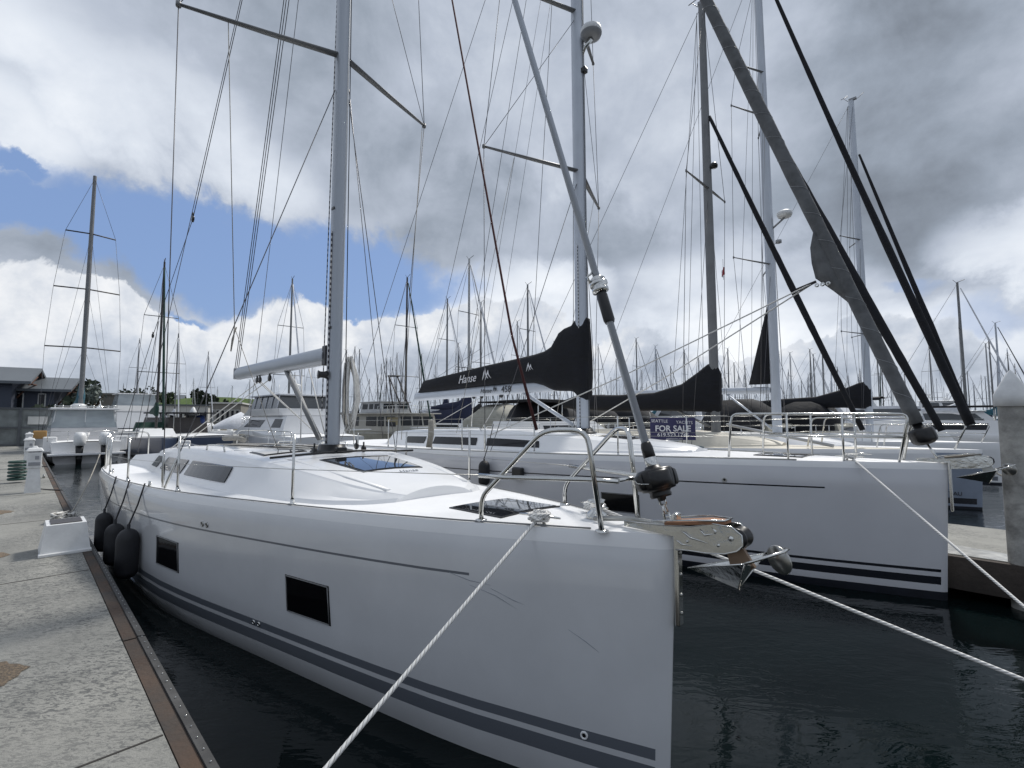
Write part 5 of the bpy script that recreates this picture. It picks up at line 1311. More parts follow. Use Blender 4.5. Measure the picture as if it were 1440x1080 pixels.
# --- dark workboat / inflatable group left
p = at0(262, 24)
wb = empty('inflatable_boat', p, radians(-60), 'grey inflatable boat moored behind the white yacht stern', 'inflatable boat')
m = MB()
for sg in (-1, 1): m.tube([(2.2, sg * .75, .45), (-.2, sg * .8, .45), (-1.6, sg * .55, .55), (-2.2, 0, .7)], [.26, .27, .25, .22], 12)
m.build('side_tube', 'rubber_grey', wb); MB().box((.3, 0, .35), (3.4, 1.2, .1)).build('floor', 'grey_plastic', wb); MB().box((.5, 0, .8), (.5, .5, .7), bev=.05).build('console', 'white_plastic', wb)
p = at0(205, 36)
db = empty('motor_yacht', p, radians(150), 'dark cluttered workboat with black canopy and dark blue hull behind the shrouds', 'workboat')
M['hull_navy'] = mat('hull_navy', (.05, .07, .12), .3, coat=.3)
motor_hull(db, 9, 3.2, 1.5, 1.1, 'hull_navy')
tier(db, 'cabin', 'mast_dark', -6.0, -2.2, 1.1, 2.3, 1.3, 1.2, .5, .1, [('s', .1, .9, .4, .85), ('p', .1, .9, .4, .85), ('f', .1, .9, .4, .85)])
MB().box((-4.8, 0, 2.6), (4.0, 2.7, .08), bev=.02).build('canopy', 'black_canvas', db)
m = MB()
for x, y in ((-6.6, -1.2), (-6.6, 1.2), (-3.0, -1.2), (-3.0, 1.2), (-4.8, 1.2), (-4.8, -1.2)): m.tube([(x, y, 1.1), (x, y, 2.6)], .03, 6)
m.build('canopy_frame', 'steel_dull', db)
dbx = MB(); dbx.box((0, 0, .45), (1.75, .8, .62), bev=.06); dbx.box((-.45, 0, .80), (.3, .3, .12), bev=.03); dbx.box((.45, 0, .80), (.3, .3, .12), bev=.03)
dl = at(314, 612, 34); o = dbx.build('dock_box', 'white_plastic'); o.location = V3((dl.x, dl.y, dl.z - .45)); tag(o, 'white dock box with two knobs on the lid beyond the near yacht', 'dock box')
bt_ = MB(); bt_.grid([[V3((x, w * cos(t * pi / 8), h * sin(t * pi / 8))) for t in range(9)] for x, w, h in ((-2.4, .2, .3), (-1.4, .9, .9), (0, 1.1, 1.6), (.5, 1.0, 1.3), (1.8, .9, .9), (2.6, .2, .4))], 0, True)
o = bt_.build('shrink_wrapped_boat', 'white_canvas'); o.location = at(338, 600, 46) - V3((0, 0, .2)); o.rotation_euler = (0, 0, .9); tag(o, 'boat wrapped in crumpled white plastic sheet left of the enclosed cruiser', 'wrapped boat')
o = MB().lathe((0, 0, 0), [(.30, -.5), (.34, 0), (.26, .25), (.001, .32)], 10).build('covered_engine', 'blue_tarp'); o.location = at(282, 590, 34); tag(o, 'blue tarp bundle by the concrete pile left of center', 'tarp')

# =================================================================== BACKGROUND: sailing boats
SUN_COL = {}
def far_proto(hullm, mastm, coverm, furlm, nspr, H=13.0, L=10.5):
    r = empty('sailboat', (0, 0, -50))
    h = Hull(L, 3.2, 1.35, 1.15, stripes=((.12, .22),), bottom=.06)
    hh = Hull.build(h, r, hullm, 'stripe_grey', 'stripe_grey', 'antifoul', fine=False)
    tier(r, 'cabin', 'gelcoat', -7.0, -2.6, 1.2, 1.75, 1.05, .85, .8, .1, [('s', .2, .8, .35, .8), ('p', .2, .8, .35, .8)])
    ma = mast_mesh(-3.9, 1.7, H, .10, .075, .004).build('mast', mastm, r)
    mh = MB(); mh.tube([(-3.95, 0, H), (-3.5, 0, H + .15)], .02, 4); mh.tube([(-4.2, 0, H + .25), (-4.0, 0, H)], .015, 4); mh.build('masthead_gear', 'mast_dark', ma)
    prev = {sg: V3((-4.1, sg * 1.4, 1.2)) for sg in (-1, 1)}
    for k in range(nspr):
        z = 1.7 + (H - 1.7) * (k + 1) / (nspr + 1); half = 1.15 - .2 * k
        mb = MB(); mb.tube([(-3.95, -half, z), (-3.9, 0, z), (-3.95, half, z)], .028, 5); mb.build('spreader', 'mast_grey', ma)
        for sg in (-1, 1):
            t_ = V3((-3.95, sg * half, z)); stay(r, prev[sg], t_, .013); prev[sg] = t_
    for sg in (-1, 1): stay(r, prev[sg], V3((-3.9, 0, H - .2)), .013)
    stay(r, V3((-L + .1, 0, 1.2)), V3((-3.9, 0, H)), .014, name='backstay')
    furl(r, V3((-.2, 0, 1.5)), V3((-3.8, 0, H - .4)), .05, .075, .04, furlm, segs=12, n=6)
    boom_mesh(-4.0, 2.75, -7.8, 2.8, .07, .05).build('boom', mastm, r)
    sail_cover(r, [(-7.8, 2.72, 2.95, .08), (-6.5, 2.7, 3.1, .15), (-4.9, 2.66, 3.25, .18), (-4.2, 2.5, 3.6, .15), (-3.85, 2.5, 3.6, .12), (-3.75, 2.6, 3.3, .06)], coverm, n=8)
    tier(r, 'spray_hood', coverm, -8.0, -6.6, 1.5, 2.15, .95, .8, .5, .05)
    return r
protos = {
 'navy': far_proto('gelcoat', 'mast_white', 'navy_canvas', 'white_canvas', 2),
 'black': far_proto('hull_navy', 'mast_grey', 'black_canvas', 'white_canvas', 1),
 'green': far_proto('hull_navy', 'mast_dark', 'green_canvas', 'green_canvas', 2),
 'white': far_proto('gelcoat', 'mast_grey', 'white_canvas', 'white_canvas', 2),
 'teal': far_proto('gelcoat', 'mast_pale', 'teal_canvas', 'grey_sailcloth', 1),
}
KM = kid_map()
places = [(60, 'near the dark buildings'), (160, 'behind the powerboat at the left dock'), (300, 'behind the near yacht stern'), (400, 'left of the bare grey boom'), (480, 'behind the enclosed cruiser'), (600, 'behind the beige trawler'), (700, 'below the lettered boom'), (800, 'beyond the canvas covered cruiser'), (900, 'right of the thick pale mast'), (1010, 'behind the for sale sign'), (1100, 'behind the radar mast'), (1220, 'beyond the low black boom cover'), (1340, 'behind the black bimini boat'), (1600, 'beyond the concrete pile')]
def place_of(px):
    for a, t in places:
        if px < a: return t
seen_l = {}
used = set()
cov = {'navy': 'navy', 'black': 'black', 'green': 'green', 'white': 'white', 'teal': 'teal'}
def far_boat(px, ty, kind, H=None, yaw=None, size=None):
    rnd_ = random.Random(int(px * 7 + ty))
    H = H or rnd_.uniform(11.5, 15.5)
    # depth from the height of the masthead
    k = (at(px, ty, 1).z - ZC)
    Y = (H - ZC) / k
    Y = max(Y, 22)
    src = protos[kind]
    c = src if kind not in used else copy_tree(src, None, KM)
    used.add(kind)
    c.location = (at(px, 589, Y).x, Y, 0)
    ya = yaw if yaw is not None else rnd_.choice((Y2, Y2 + pi, Y2 + pi / 2, Y2 - pi / 2)) + rnd_.uniform(-.06, .06)
    c.rotation_euler = (0, 0, ya)
    # keep the mast on the pixel column
    off = Matrix.Rotation(ya, 3, 'Z') @ V3((3.9, 0, 0)); c.location = V3(c.location) + off
    s = H / 13.0; c.scale = (s, s, s); 
    c.location = V3((at(px, 589, Y).x, Y, 0)) + off * s
    hgt = 'tall' if ty < 450 else 'midsized' if ty < 490 else 'low'
    dist = 'nearer' if Y < 40 else 'far' if Y < 70 else 'distant'
    lb = f'{dist} {cov[kind]} covered {hgt} sailboat {place_of(px)}'
    c['label'] = lb; c['category'] = 'sailboat'; c['group'] = 'moored sailboats ' + place_of(px)
    seen_l.setdefault(lb, []).append((px, c))
    return c
mk = [(570, 390, 'green', 12.5), (628, 420, 'white', 13.5), (659, 364, 'navy', 14), (676, 425, 'black', 13), (743, 400, 'white', 14), (728, 452, 'navy', 12), (592, 498, 'black', 12), (497, 488, 'white', 13), (535, 512, 'black', 12), (548, 503, 'teal', 12), (557, 497, 'white', 13), (563, 508, 'black', 12), (405, 392, 'white', 13.5), (437, 500, 'navy', 13), (245, 470, 'white', 13), (190, 478, 'white', 12), (289, 495, 'black', 12), (220, 368, 'green', 12),
 (1360, 397, 'white', 13), (1410, 454, 'teal', 13), (1399, 478, 'white', 13), (1394, 483, 'navy', 12), (1424, 500, 'white', 12), (965, 492, 'white', 12), (985, 503, 'black', 12), (897, 476, 'white', 13), (868, 505, 'navy', 12), (925, 498, 'white', 12), (1097, 500, 'white', 13), (1115, 496, 'navy', 12), (1142, 525, 'black', 12), (1148, 498, 'white', 13), (1172, 512, 'teal', 12), (945, 515, 'green', 12), (1035, 510, 'white', 12), (1050, 520, 'navy', 12), (780, 480, 'white', 13), (760, 505, 'navy', 12), (707, 500, 'teal', 12), (645, 500, 'white', 12), (612, 512, 'navy', 12), (1010, 498, 'white', 12)]
for px, ty, kd, H in mk:
    c = far_boat(px, ty, kd, H, yaw=Y2 + (px % 5 - 2) * .03)
    if (px, kd) in ((659, 'navy'), (592, 'black'), (628, 'white')):
        cm_ = {'navy': 'navy_canvas', 'black': 'green_canvas', 'white': 'navy_canvas'}[kd]
        sail_cover(c, [(-8.2, 1.7, 2.3, .2), (-7.6, 1.6, 2.6, .35), (-5.2, 1.6, 2.8, .4), (-4.6, 1.6, 3.1, .38), (-4.2, 1.6, 3.9, .3), (-3.8, 1.8, 4.0, .2), (-3.65, 2.0, 3.4, .08)], cm_, 'deck_awning', n=10)
rr_ = random.Random(21)
for i in range(120):
    px = 470 + i * 8.1 + rr_.uniform(-7, 7); ty = rr_.choice((rr_.uniform(482, 540), rr_.uniform(515, 552), rr_.uniform(528, 554)))
    far_boat(px, ty, rr_.choice(('navy', 'black', 'white', 'white', 'white', 'teal', 'green')), rr_.uniform(11, 15))
for i in range(10):
    far_boat(172 + i * 26 + rr_.uniform(-8, 8), rr_.uniform(515, 548), rr_.choice(('navy', 'white', 'white', 'black')), rr_.uniform(11, 14))
# tall bare sailboat far left
Ht = 17.0; p_ = at(135, 247, 1); Yt = (Ht - ZC) / (p_.z - ZC); ya = Y2
ts_ = empty('sailboat', V3((at(112, 589, Yt + 3).x, Yt, 0)), ya, 'tall grey masted sailboat with three spreader pairs behind the powerboat at far left', 'sailboat')
base = V3((at(112, 589, Yt).x, Yt, 0))
Ht_h = Hull(13.5, 3.9, 1.5, 1.3, stripes=((.12, .22),), bottom=.06); Ht_h.build(ts_, 'gelcoat', 'stripe_grey', 'stripe_grey', 'antifoul', fine=False)
tier(ts_, 'cabin', 'gelcoat', -8.5, -3.2, 1.3, 1.85, 1.2, 1.0, .8, .1, [('s', .2, .8, .35, .8), ('p', .2, .8, .35, .8)])
ts_.location = base + Matrix.Rotation(ya, 3, 'Z') @ V3((5, 0, 0))
mt = mast_mesh(-5, 1.8, Ht, .17, .12, .008).build('mast', 'mast_grey', ts_)
pv = {sg: V3((-5.2, sg * 1.7, 1.3)) for sg in (-1, 1)}
for z, half in ((at(112, 490, Yt).z, 1.7), (at(120, 408, Yt).z, 1.5), (at(127, 330, Yt).z, 1.15)):
    MB().tube([(-5.1, -half, z), (-5, 0, z + .05), (-5.1, half, z)], .04, 6).build('spreader', 'mast_dark', mt)
    for sg in (-1, 1): q = V3((-5.1, sg * half, z)); stay(ts_, pv[sg], q, .010); stay(ts_, V3((-5.1, sg * 1.6, 1.3)), V3((-5, 0, z)), .008); pv[sg] = q
for sg in (-1, 1): stay(ts_, pv[sg], V3((-5, 0, Ht - .2)), .010)
boom_mesh(-5.2, 2.9, -10, 3.0, .1, .08).build('boom', 'mast_grey', ts_)
sail_cover(ts_, [(-10, 2.9, 3.1, .08), (-8, 2.9, 3.35, .2), (-6, 2.88, 3.5, .22), (-5.2, 2.7, 4.4, .2), (-4.9, 2.7, 4.3, .1)], 'teal_canvas', n=8)
# make crowded duplicate labels distinct by order
for lb, lst in seen_l.items():
    if len(lst) > 1:
        lst.sort(key=lambda t: t[0]); names = ['first', 'second', 'third', 'fourth', 'fifth', 'sixth', 'seventh', 'eighth']
        for i, (px, c) in enumerate(lst):
            c['label'] = lb + (f', leftmost of {len(lst)}' if i == 0 else f', rightmost of {len(lst)}' if i == len(lst) - 1 else f', {names[i]} from left')

# --- low background cruisers filling the rows of boats
def small_cruiser():
    r = empty('cabin_cruiser', (0, 0, 0)); motor_hull(r, 9.5, 3.2, 1.55, 1.2)
    tier(r, 'cabin', 'gelcoat', -8, -2.4, 1.25, 2.1, 1.4, 1.15, 1.6, .1, [('s', .15, .8, .35, .8), ('p', .15, .8, .35, .8), ('f', .1, .9, .2, .9)])
    tier(r, 'canvas_top', 'white_canvas', -7.4, -4.2, 2.12, 2.95, 1.1, 1.0, .6, .1, [('s', .1, .9, .3, .8), ('b', .1, .9, .3, .8), ('p', .1, .9, .3, .8)], glass='grey_glass')
    MB().tube([(-6, 0, 2.9), (-6.2, 0, 3.9)], .03, 5).build('antenna', 'white_plastic', r)
    return r
def black_top():
    r = empty('cabin_cruiser', (0, 0, 0)); motor_hull(r, 9.5, 3.2, 1.55, 1.2)
    tier(r, 'cabin', 'gelcoat', -8, -2.4, 1.25, 2.1, 1.4, 1.15, 1.6, .1, [('s', .15, .8, .35, .8), ('p', .15, .8, .35, .8), ('f', .1, .9, .2, .9)])
    MB().box((-6, 0, 2.95), (3.2, 2.3, .09), bev=.03).build('bimini', 'black_canvas', r)
    m = MB()
    for x in (-7.4, -6, -4.6):
        for y in (-1.05, 1.05): m.tube([(x, y, 2.0), (x, y, 2.95)], .025, 5)
    m.build('bimini_frame', 'steel', r); return r
def dark_cruiser():
    r = empty('cabin_cruiser', (0, 0, 0)); motor_hull(r, 9.5, 3.2, 1.5, 1.2, 'hull_navy')
    tier(r, 'cabin', 'beige_canvas', -8, -2.4, 1.2, 2.0, 1.4, 1.15, 1.6, .1, [('s', .15, .8, .35, .8), ('p', .15, .8, .35, .8), ('f', .1, .9, .2, .9)])
    sail_cover(r, [(-8.6, 1.5, 2.3, .5), (-8.2, 1.4, 2.9, 1.1), (-6.5, 1.4, 3.0, 1.2), (-5.4, 1.5, 2.8, 1.1), (-4.6, 1.6, 2.2, .7)], 'black_canvas', 'cockpit_canvas', n=14)
    railing(r, [(-.3, 0, 1.5), (-2.4, -1.1, 1.45), (-6, -1.5, 1.35)], .5, 4); return r
cp = [small_cruiser(), black_top(), dark_cruiser()]; KM = kid_map(); uc = set()
spots = [ (712, 46, 1), (850, 34, 0), (880, 25, 1), (915, 33, 2), (870, 27, 2), (1040, 25, 2), (1075, 32, 1), (1110, 24, 2), (1150, 29, 0), (1190, 34, 1), (1180, 26, 2), (1240, 36, 0), (1290, 33, 0), (1330, 27, 0), (1400, 30, 1),  (1010, 36, 1), (300, 52, 0), (250, 50, 0)]
for i, (px, Y, k) in enumerate(spots):
    c = cp[k] if k not in uc else copy_tree(cp[k], None, KM); uc.add(k)
    c.location = (at(px, 589, Y).x, Y, 0); c.rotation_euler = (0, 0, Y2 + random.choice((0, pi, pi / 2)) + random.uniform(-.1, .1))
    c['label'] = f'{("white canvas topped", "black bimini topped", "navy hulled black covered")[k]} cabin cruiser {"close" if Y < 29 else "farther off"} {place_of(px)}' ; c['category'] = 'cabin cruiser'; c['group'] = 'moored cabin cruisers'
sl = {}
for o in COL.objects:
    if o.get('group') == 'moored cabin cruisers': sl.setdefault(o['label'], []).append(o)
for lb, l in sl.items():
    if len(l) > 1:
        l.sort(key=lambda o: o.location.x / o.location.y)
        for i, o in enumerate(l): o['label'] = lb + ', ' + ('leftmost' if i == 0 else 'rightmost' if i == len(l) - 1 else 'middle') + ' there'

# background floating docks (structure) between the rows
for k, (Y0, x0, x1) in enumerate(((26, -6, 40), (38, -18, 50), (52, -30, 60), (70, -40, 75))):
    m = MB(); m.box(((x0 + x1) / 2, Y0, .28), (x1 - x0, 1.6, .4)); tag(m.build('dock_walkway', 'dock_concrete'), kind='structure')

# =================================================================== SHORE
lab = lambda o, l, c, g=None: tag(o, l, c, g)
def building(name, px0, px1, ytop, ybase, Y, label, wall='building_dark', roofm='building_roof', cat='building', gable=True, depth=14, wins=()):
    B_ = at(px1, 589, Y); yw = -atan2(B_.x, Y) * .72; k_ = (px0 - 720) / F
    # walk left from the right hand corner along the turned front wall
    w = (k_ * B_.y - B_.x) / (k_ * sin(yw) - cos(yw)); w = abs(w)
    c_ = V3((B_.x - cos(yw) * w / 2, Y - sin(yw) * w / 2, 0)); zt = at(px1, ytop, Y).z
    if gable: depth = min(depth, 8)
    r = empty(name, c_, yw, label, cat)
    zeave = zt * .79 if gable else zt
    m = MB(); m.box((0, depth / 2, zeave / 2), (w, depth, zeave)); wo = m.build('wall', wall, r)
    if gable:
        o = 1.0
        P = [V3((-w / 2 - .3, -o, zeave - .25)), V3((-w / 2 - .3, depth / 2, zt)), V3((-w / 2 - .3, depth + o, zeave - .25)), V3((-w / 2 - .3, depth + o, zeave + .1)), V3((-w / 2 - .3, depth / 2, zt + .35)), V3((-w / 2 - .3, -o, zeave + .1))]
        MB().prism(P, (w + 2.2, 0, 0)).build('roof', roofm, r)
        g_ = MB().prism([V3((w / 2 + .02, .1, zeave)), V3((w / 2 + .02, depth / 2, zt)), V3((w / 2 + .02, depth - .1, zeave))], (-.3, 0, 0)); g_.build('gable', 'timber_brown', r)
        t_ = MB(); t_.tube([(w / 2 + 1.6, -.8, zeave), (w / 2 + 1.6, depth / 2, zt)], .16, 5); t_.tube([(w / 2 + 1.6, depth + .6, zeave), (w / 2 + 1.6, depth / 2, zt)], .16, 5); t_.tube([(w / 2 + 1.6, 1, zeave - .2), (w / 2 + 1.6, depth - 1, zeave - .2)], .12, 5); t_.tube([(w / 2, 2, zeave - 2.0), (w / 2 + 1.6, 3.5, zeave + 1)], .12, 5); t_.build('gable_truss', 'timber_brown', r)
    else:
        MB().box((0, depth / 2, zt + .15), (w + .6, depth + .6, .3)).build('roof', roofm, r)
    for (f0, f1, g0, g1, mm_) in wins:
        x0 = -w / 2 + w * f0; x1 = -w / 2 + w * f1
        f = MB().box(((x0 + x1) / 2, -.04, zeave * (g0 + g1) / 2), (x1 - x0 + .25, .1, zeave * (g1 - g0) + .25)).build('window', 'building_white' if mm_ != 'building_tan' else 'building_tan', r)
        MB().box(((x0 + x1) / 2, -.10, zeave * (g0 + g1) / 2), (x1 - x0, .06, zeave * (g1 - g0))).build('pane', 'window_dark', f)
    return r
b1 = building('waterfront_building', -60, 14, 517, 590, 62, 'dark clad building with tan window band and steep grey roof at the far left edge', wins=((.3, .68, .62, .88, 'building_tan'), (.75, .9, .2, .4, '')))
b2 = building('waterfront_building', 20, 74, 532, 590, 66, 'dark grey gabled building with timber truss gable behind the powerboat', wins=((.05, .2, .55, .9, ''), (.62, .76, .55, .9, ''), (.3, .5, .1, .4, '')))
building('low_building', 142, 182, 556, 590, 80, 'plain grey flat roofed building left of the swept flybridge yacht', 'building_grey', 'building_grey', gable=False, wins=((.05, .2, .3, .7, ''), (.6, .75, .3, .7, '')))
building('low_building', 296, 338, 568, 590, 95, 'long low beige building beyond the moored boats left of center', 'building_grey', 'building_white', gable=False, wins=tuple((.05 + .16 * k, .14 + .16 * k, .35, .75, '') for k in range(6)))
building('low_building', 205, 292, 571, 590, 105, 'low white roofed sheds below the grassy slope', 'building_white', 'building_roof', gable=False, wins=tuple((.03 + .12 * k, .1 + .12 * k, .3, .7, '') for k in range(8)))
building('house', 232, 246, 556, 590, 150, 'small house at the left end of the grassy slope', 'building_white', 'building_roof', wins=((.2, .4, .4, .7, ''), (.6, .8, .4, .7, '')), depth=10)
building('house', 338, 352, 571, 590, 120, 'small grey house right of the long low building', 'building_grey', 'building_roof', wins=((.2, .4, .4, .7, ''),), depth=10)
# red car below first building
# gate and fence at the head of the dock
g = empty('dock_gate', W(43.5, -1.2, DZ), yaw_of(UD), 'grey metal mesh security gate closing the far end of the left dock', 'gate')
m = MB(); m.box((0, 0, 1.15), (.08, 8.2, 2.3)); m.build('mesh_panel', 'gate_mesh', g)
m = MB()
for y in (-4.1, -2.6, -1.1, .4, 1.9, 3.1, 4.1): m.box((-.08, y, 1.2), (.14, .14, 2.4))
for z in (.1, 1.15, 2.35): m.box((-.075, 0, z), (.12, 8.3, .12))
m.build('gate_frame', 'gate_metal', g)
MB().box((-.16, .9, 1.0), (.06, .5, .5)).build('notice_plate', 'red_wall', g)
m = MB()
for y in (-3.4, -1.9, 2.5): m.box((-.12, y, 1.6), (.05, .9, .5))
m.build('notice_plate', 'building_white', g)
# terrain
tr_ = MB(); rows = []
xs = [-260, -160, -110, -85, -70, -55, -40, -25, -10, 20, 60, 120, 200, 320]
for Yy, f in ((56, 0), (72, .4), (110, 1), (170, 1.4), (300, 1.6)):
    row = []
    for x in xs:
        edge = Yy + max(0, (x + 62)) * .55 + (20 if x > -50 else 0)
        hgt = {0: .4, .4: 1.0, 1: 1.6, 1.4: 2.0, 1.6: 2.2}[f]
        row.append(V3((x, edge, -1.5 if f == 0 else hgt)))
    rows.append(row)
tag(MB().grid(rows, 0, True).build('ground', 'land'), kind='structure')
hl_ = MB(); rows = []
c0 = at(282, 589, 140)
for i in range(13):
    x = -28 + 56 * i / 12
    rows.append([V3((c0.x + x, c0.y + y, 1.0 + 7.8 * max(0, cos(x / 30 * pi / 2)) ** .5 * (1 if 4 < y < 30 else .45 if y < 4 else .0))) for y in (-14, 0, 6, 16, 28, 40)])
tag(hl_.grid(rows, 0, True).build('hill', 'grass'), kind='structure')
wl2 = MB(); wl2.box((c0.x + 1, c0.y - 15, 3.2), (40, .6, 3.4)); tag(wl2.build('retaining_wall', 'red_wall'), 'long reddish brown retaining wall below the grassy slope', 'wall')
# trees
def tree(px, ytop, Y, rx, rz, m_, label, ztr=None, n=420, lf=.42, seed=1, group=None):
    rn = random.Random(seed); t_ = at(px, ytop, Y); r = empty('tree', V3((t_.x, Y, 0)), 0, label, 'tree', group)
    zc_ = t_.z - rz
    m = MB(); m.tube([(0, 0, .5), (.15, 0, zc_ * .6), (0, .1, zc_ + rz * .3)], [.35, .25, .1], 8)
    for k in range(6): a = rn.uniform(0, 6.28); m.tube([(0, 0, zc_ - rz * .4), (cos(a) * rx * .6, sin(a) * rx * .6, zc_ + rn.uniform(-.2, .5) * rz)], [.12, .04], 5)
    m.build('trunk', 'bark', r)
    m = MB(); cl_ = []
    for k in range(13):
        a = rn.uniform(0, 6.28); q = rn.uniform(.25, .8); cl_.append((V3((cos(a) * q * rx, sin(a) * q * rx, rn.uniform(-.65, .7) * rz)), rn.uniform(.3, .5)))
    for k in range(n):
        c, s_ = rn.choice(cl_); d = V3((rn.gauss(0, 1), rn.gauss(0, 1), rn.gauss(0, 1))).normalized() * rn.uniform(.5, 1)
        p = V3((c.x + d.x * rx * s_, c.y + d.y * rx * s_, zc_ + c.z + d.z * rz * s_))
        u_ = V3((rn.gauss(0, 1), rn.gauss(0, 1), rn.gauss(0, 1))).normalized(); v_ = u_.cross(V3((rn.gauss(0, 1), rn.gauss(0, 1), rn.gauss(0, 1)))).normalized()
        l_ = lf * rn.uniform(.6, 1.3); m.add([p - u_ * l_, p + v_ * l_ * .7, p + u_ * l_, p - v_ * l_ * .7], [(0, 1, 2, 3)])
    m.build('crown', m_, r); return r
tree(118, 527, 75, 3.6, 3.2, 'leaf_dark', 'broad dark tree behind the tall mast beside the gabled building', seed=2, n=700, lf=.4)
tree(133, 536, 70, 2.3, 3.0, 'leaf_silver', 'silvery leaved tree right of the gabled building', seed=3, n=380, lf=.3)
tree(180, 548, 110, 2.6, 2.6, 'leaf_dark', 'small dark tree above the flat grey building', seed=4)
tree(200, 545, 112, 4.4, 3.0, 'leaf_dark', 'wide dark tree right of the flat grey building', seed=5, n=600)
tree(90, 560, 50, 2.2, 1.6, 'leaf_dark', 'low bush like tree beside the powerboat cabin', seed=14)
tree(278, 546, 142, 1.5, 3.0, 'leaf_dark', 'narrow cypress like tree on the grassy slope', seed=6, lf=.5)
tree(296, 554, 135, 2.6, 2.4, 'leaf_dark', 'round dark tree right of the grassy slope', seed=7, lf=.5)
tree(324, 561, 130, 1.7, 1.6, 'leaf_dark', 'small round tree above the long low building', seed=8, lf=.4)
tree(232, 550, 130, 3.0, 2.0, 'leaf_mid', 'green tree at the left end of the grassy slope', seed=9, lf=.5)
for k, (px, yt, sd) in enumerate(((430, 578, 31), (520, 577, 32), (700, 579, 33))):
    tree(px, yt, 190, 9, 2.6, 'leaf_mid', ['low distant treetop line behind the enclosed cruiser', 'low distant treetop line behind the beige trawler', 'low distant treetop line behind the lettered boom'][k], seed=sd, n=700, lf=.9)

# =================================================================== WATER, SKY, SUN, CAMERA
wt = MB(); N_ = 24
wt.add([(-700, -200, 0), (700, -200, 0), (700, 900, 0), (-700, 900, 0)], [(0, 1, 2, 3)]); tag(wt.build('water', 'water'), kind='structure')

w = bpy.data.worlds.new('World'); S.world = w; w.use_nodes = True
t = w.node_tree; N, L_ = t.nodes, t.links
bg = N['Background']; bg.inputs['Strength'].default_value = .1
SUN_EL, SUN_AZ = radians(52), radians(38)     # azimuth clockwise from straight ahead
sky = N.new('ShaderNodeTexSky'); sky.sky_type = 'NISHITA'; sky.sun_disc = False; sky.sun_elevation = SUN_EL; sky.sun_rotation = SUN_AZ
tc = N.new('ShaderNodeTexCoord')
class X:   # tiny expression helper
    def __init__(s, o): s.o = o
def inp(sock, v):
    if isinstance(v, X): L_.new(v.o, sock)
    else: sock.default_value = v
def op(o_, *a, clamp=False):
    n = N.new('ShaderNodeMath'); n.operation = o_; n.use_clamp = clamp
    for i, v in enumerate(a): inp(n.inputs[i], v)
    return X(n.outputs[0])
X.__add__ = lambda a, b: op('ADD', a, b); X.__sub__ = lambda a, b: op('SUBTRACT', a, b); X.__mul__ = lambda a, b: op('MULTIPLY', a, b); X.__truediv__ = lambda a, b: op('DIVIDE', a, b)
def smooth(x, a, b):
    n = N.new('ShaderNodeMapRange'); n.interpolation_type = 'SMOOTHSTEP'; inp(n.inputs['Value'], x); n.inputs['From Min'].default_value = a; n.inputs['From Max'].default_value = b; return X(n.outputs[0])
sx = N.new('ShaderNodeSeparateXYZ'); L_.new(tc.outputs['Generated'], sx.inputs[0])
dx, dy, dz = [X(sx.outputs[i]) for i in range(3)]
az = op('ARCTAN2', dx, dy); el = op('ARCSINE', dz)
def comb(a, b, c=0.0):
    n = N.new('ShaderNodeCombineXYZ'); inp(n.inputs[0], a); inp(n.inputs[1], b); inp(n.inputs[2], c); return n.outputs[0]
def noise(vec, sc, det=7, rough=.55, dist=0.0):
    n = N.new('ShaderNodeTexNoise'); n.inputs['Scale'].default_value = sc; n.inputs['Detail'].default_value = det; n.inputs['Roughness'].default_value = rough; n.inputs['Distortion'].default_value = dist
    L_.new(vec, n.inputs['Vector']); return X(n.outputs['Fac']), n
# cloud layer coordinates: flat layer overhead, foreshortened to the horizon
hz = op('MAXIMUM', dz, 0.0) + .16
layer = comb(dx / hz, dy / hz)
nA, _ = noise(layer, .8, 6, .46, .25)
nB, _ = noise(layer, 2.6, 7, .6, .2)
dirv = tc.outputs['Generated']
nC, _ = noise(dirv, 5.5, 8, .6, .25)      # billows
nD, _ = noise(dirv, 2.6, 6, .55, .3)
nE, _ = noise(dirv, 16, 6, .6, .1)
def AE(px, py):
    p = at(px, py, 1); d = V3((p.x, p.y, p.z - ZC)).normalized(); return atan2(d.x, d.y), math.asin(d.z)
waz = az + (nD - .5) * .30 + (nC - .5) * .16; wel = el + (nC - .5) * .20 + (nD - .5) * .12 + (nE - .5) * .03
def blob(px, py, rx, ry, rot=0.0, soft=.0):
    a0, e0 = AE(px, py); a1, e1 = AE(px + rx, py); a2, e2 = AE(px, py - ry)
    ra = abs(a1 - a0); re = abs(e2 - e0)
    p = (waz - a0); q = (wel - e0)
    if rot:
        c, s_ = cos(rot), sin(rot); p, q = p * c + q * s_, q * c - p * s_
    p = p / ra; q = q / re
    return op('SUBTRACT', 1.0, p * p + q * q)
def union(l):
    r = l[0]
    for b in l[1:]: r = op('MAXIMUM', r, b)
    return r
blue = union([blob(60, 300, 210, 62), blob(240, 345, 190, 70, -.32), blob(390, 375, 130, 48, -.2), blob(520, 385, 150, 62, -.1), blob(10, 220, 60, 26), blob(170, 440, 260, 20)])
blueM = smooth(blue, -.25, .55)
faint = union([blob(1360, 455, 130, 34), blob(1250, 410, 60, 16)])
faintM = smooth(faint, 0, .9) * .5
cum = union([blob(80, 450, 190, 68), blob(250, 500, 200, 62), blob(470, 500, 170, 82), blob(620, 495, 150, 60), blob(740, 520, 200, 70), blob(1120, 520, 300, 52), blob(420, 540, 600, 40)])
cumM = smooth(cum, .0, .20)
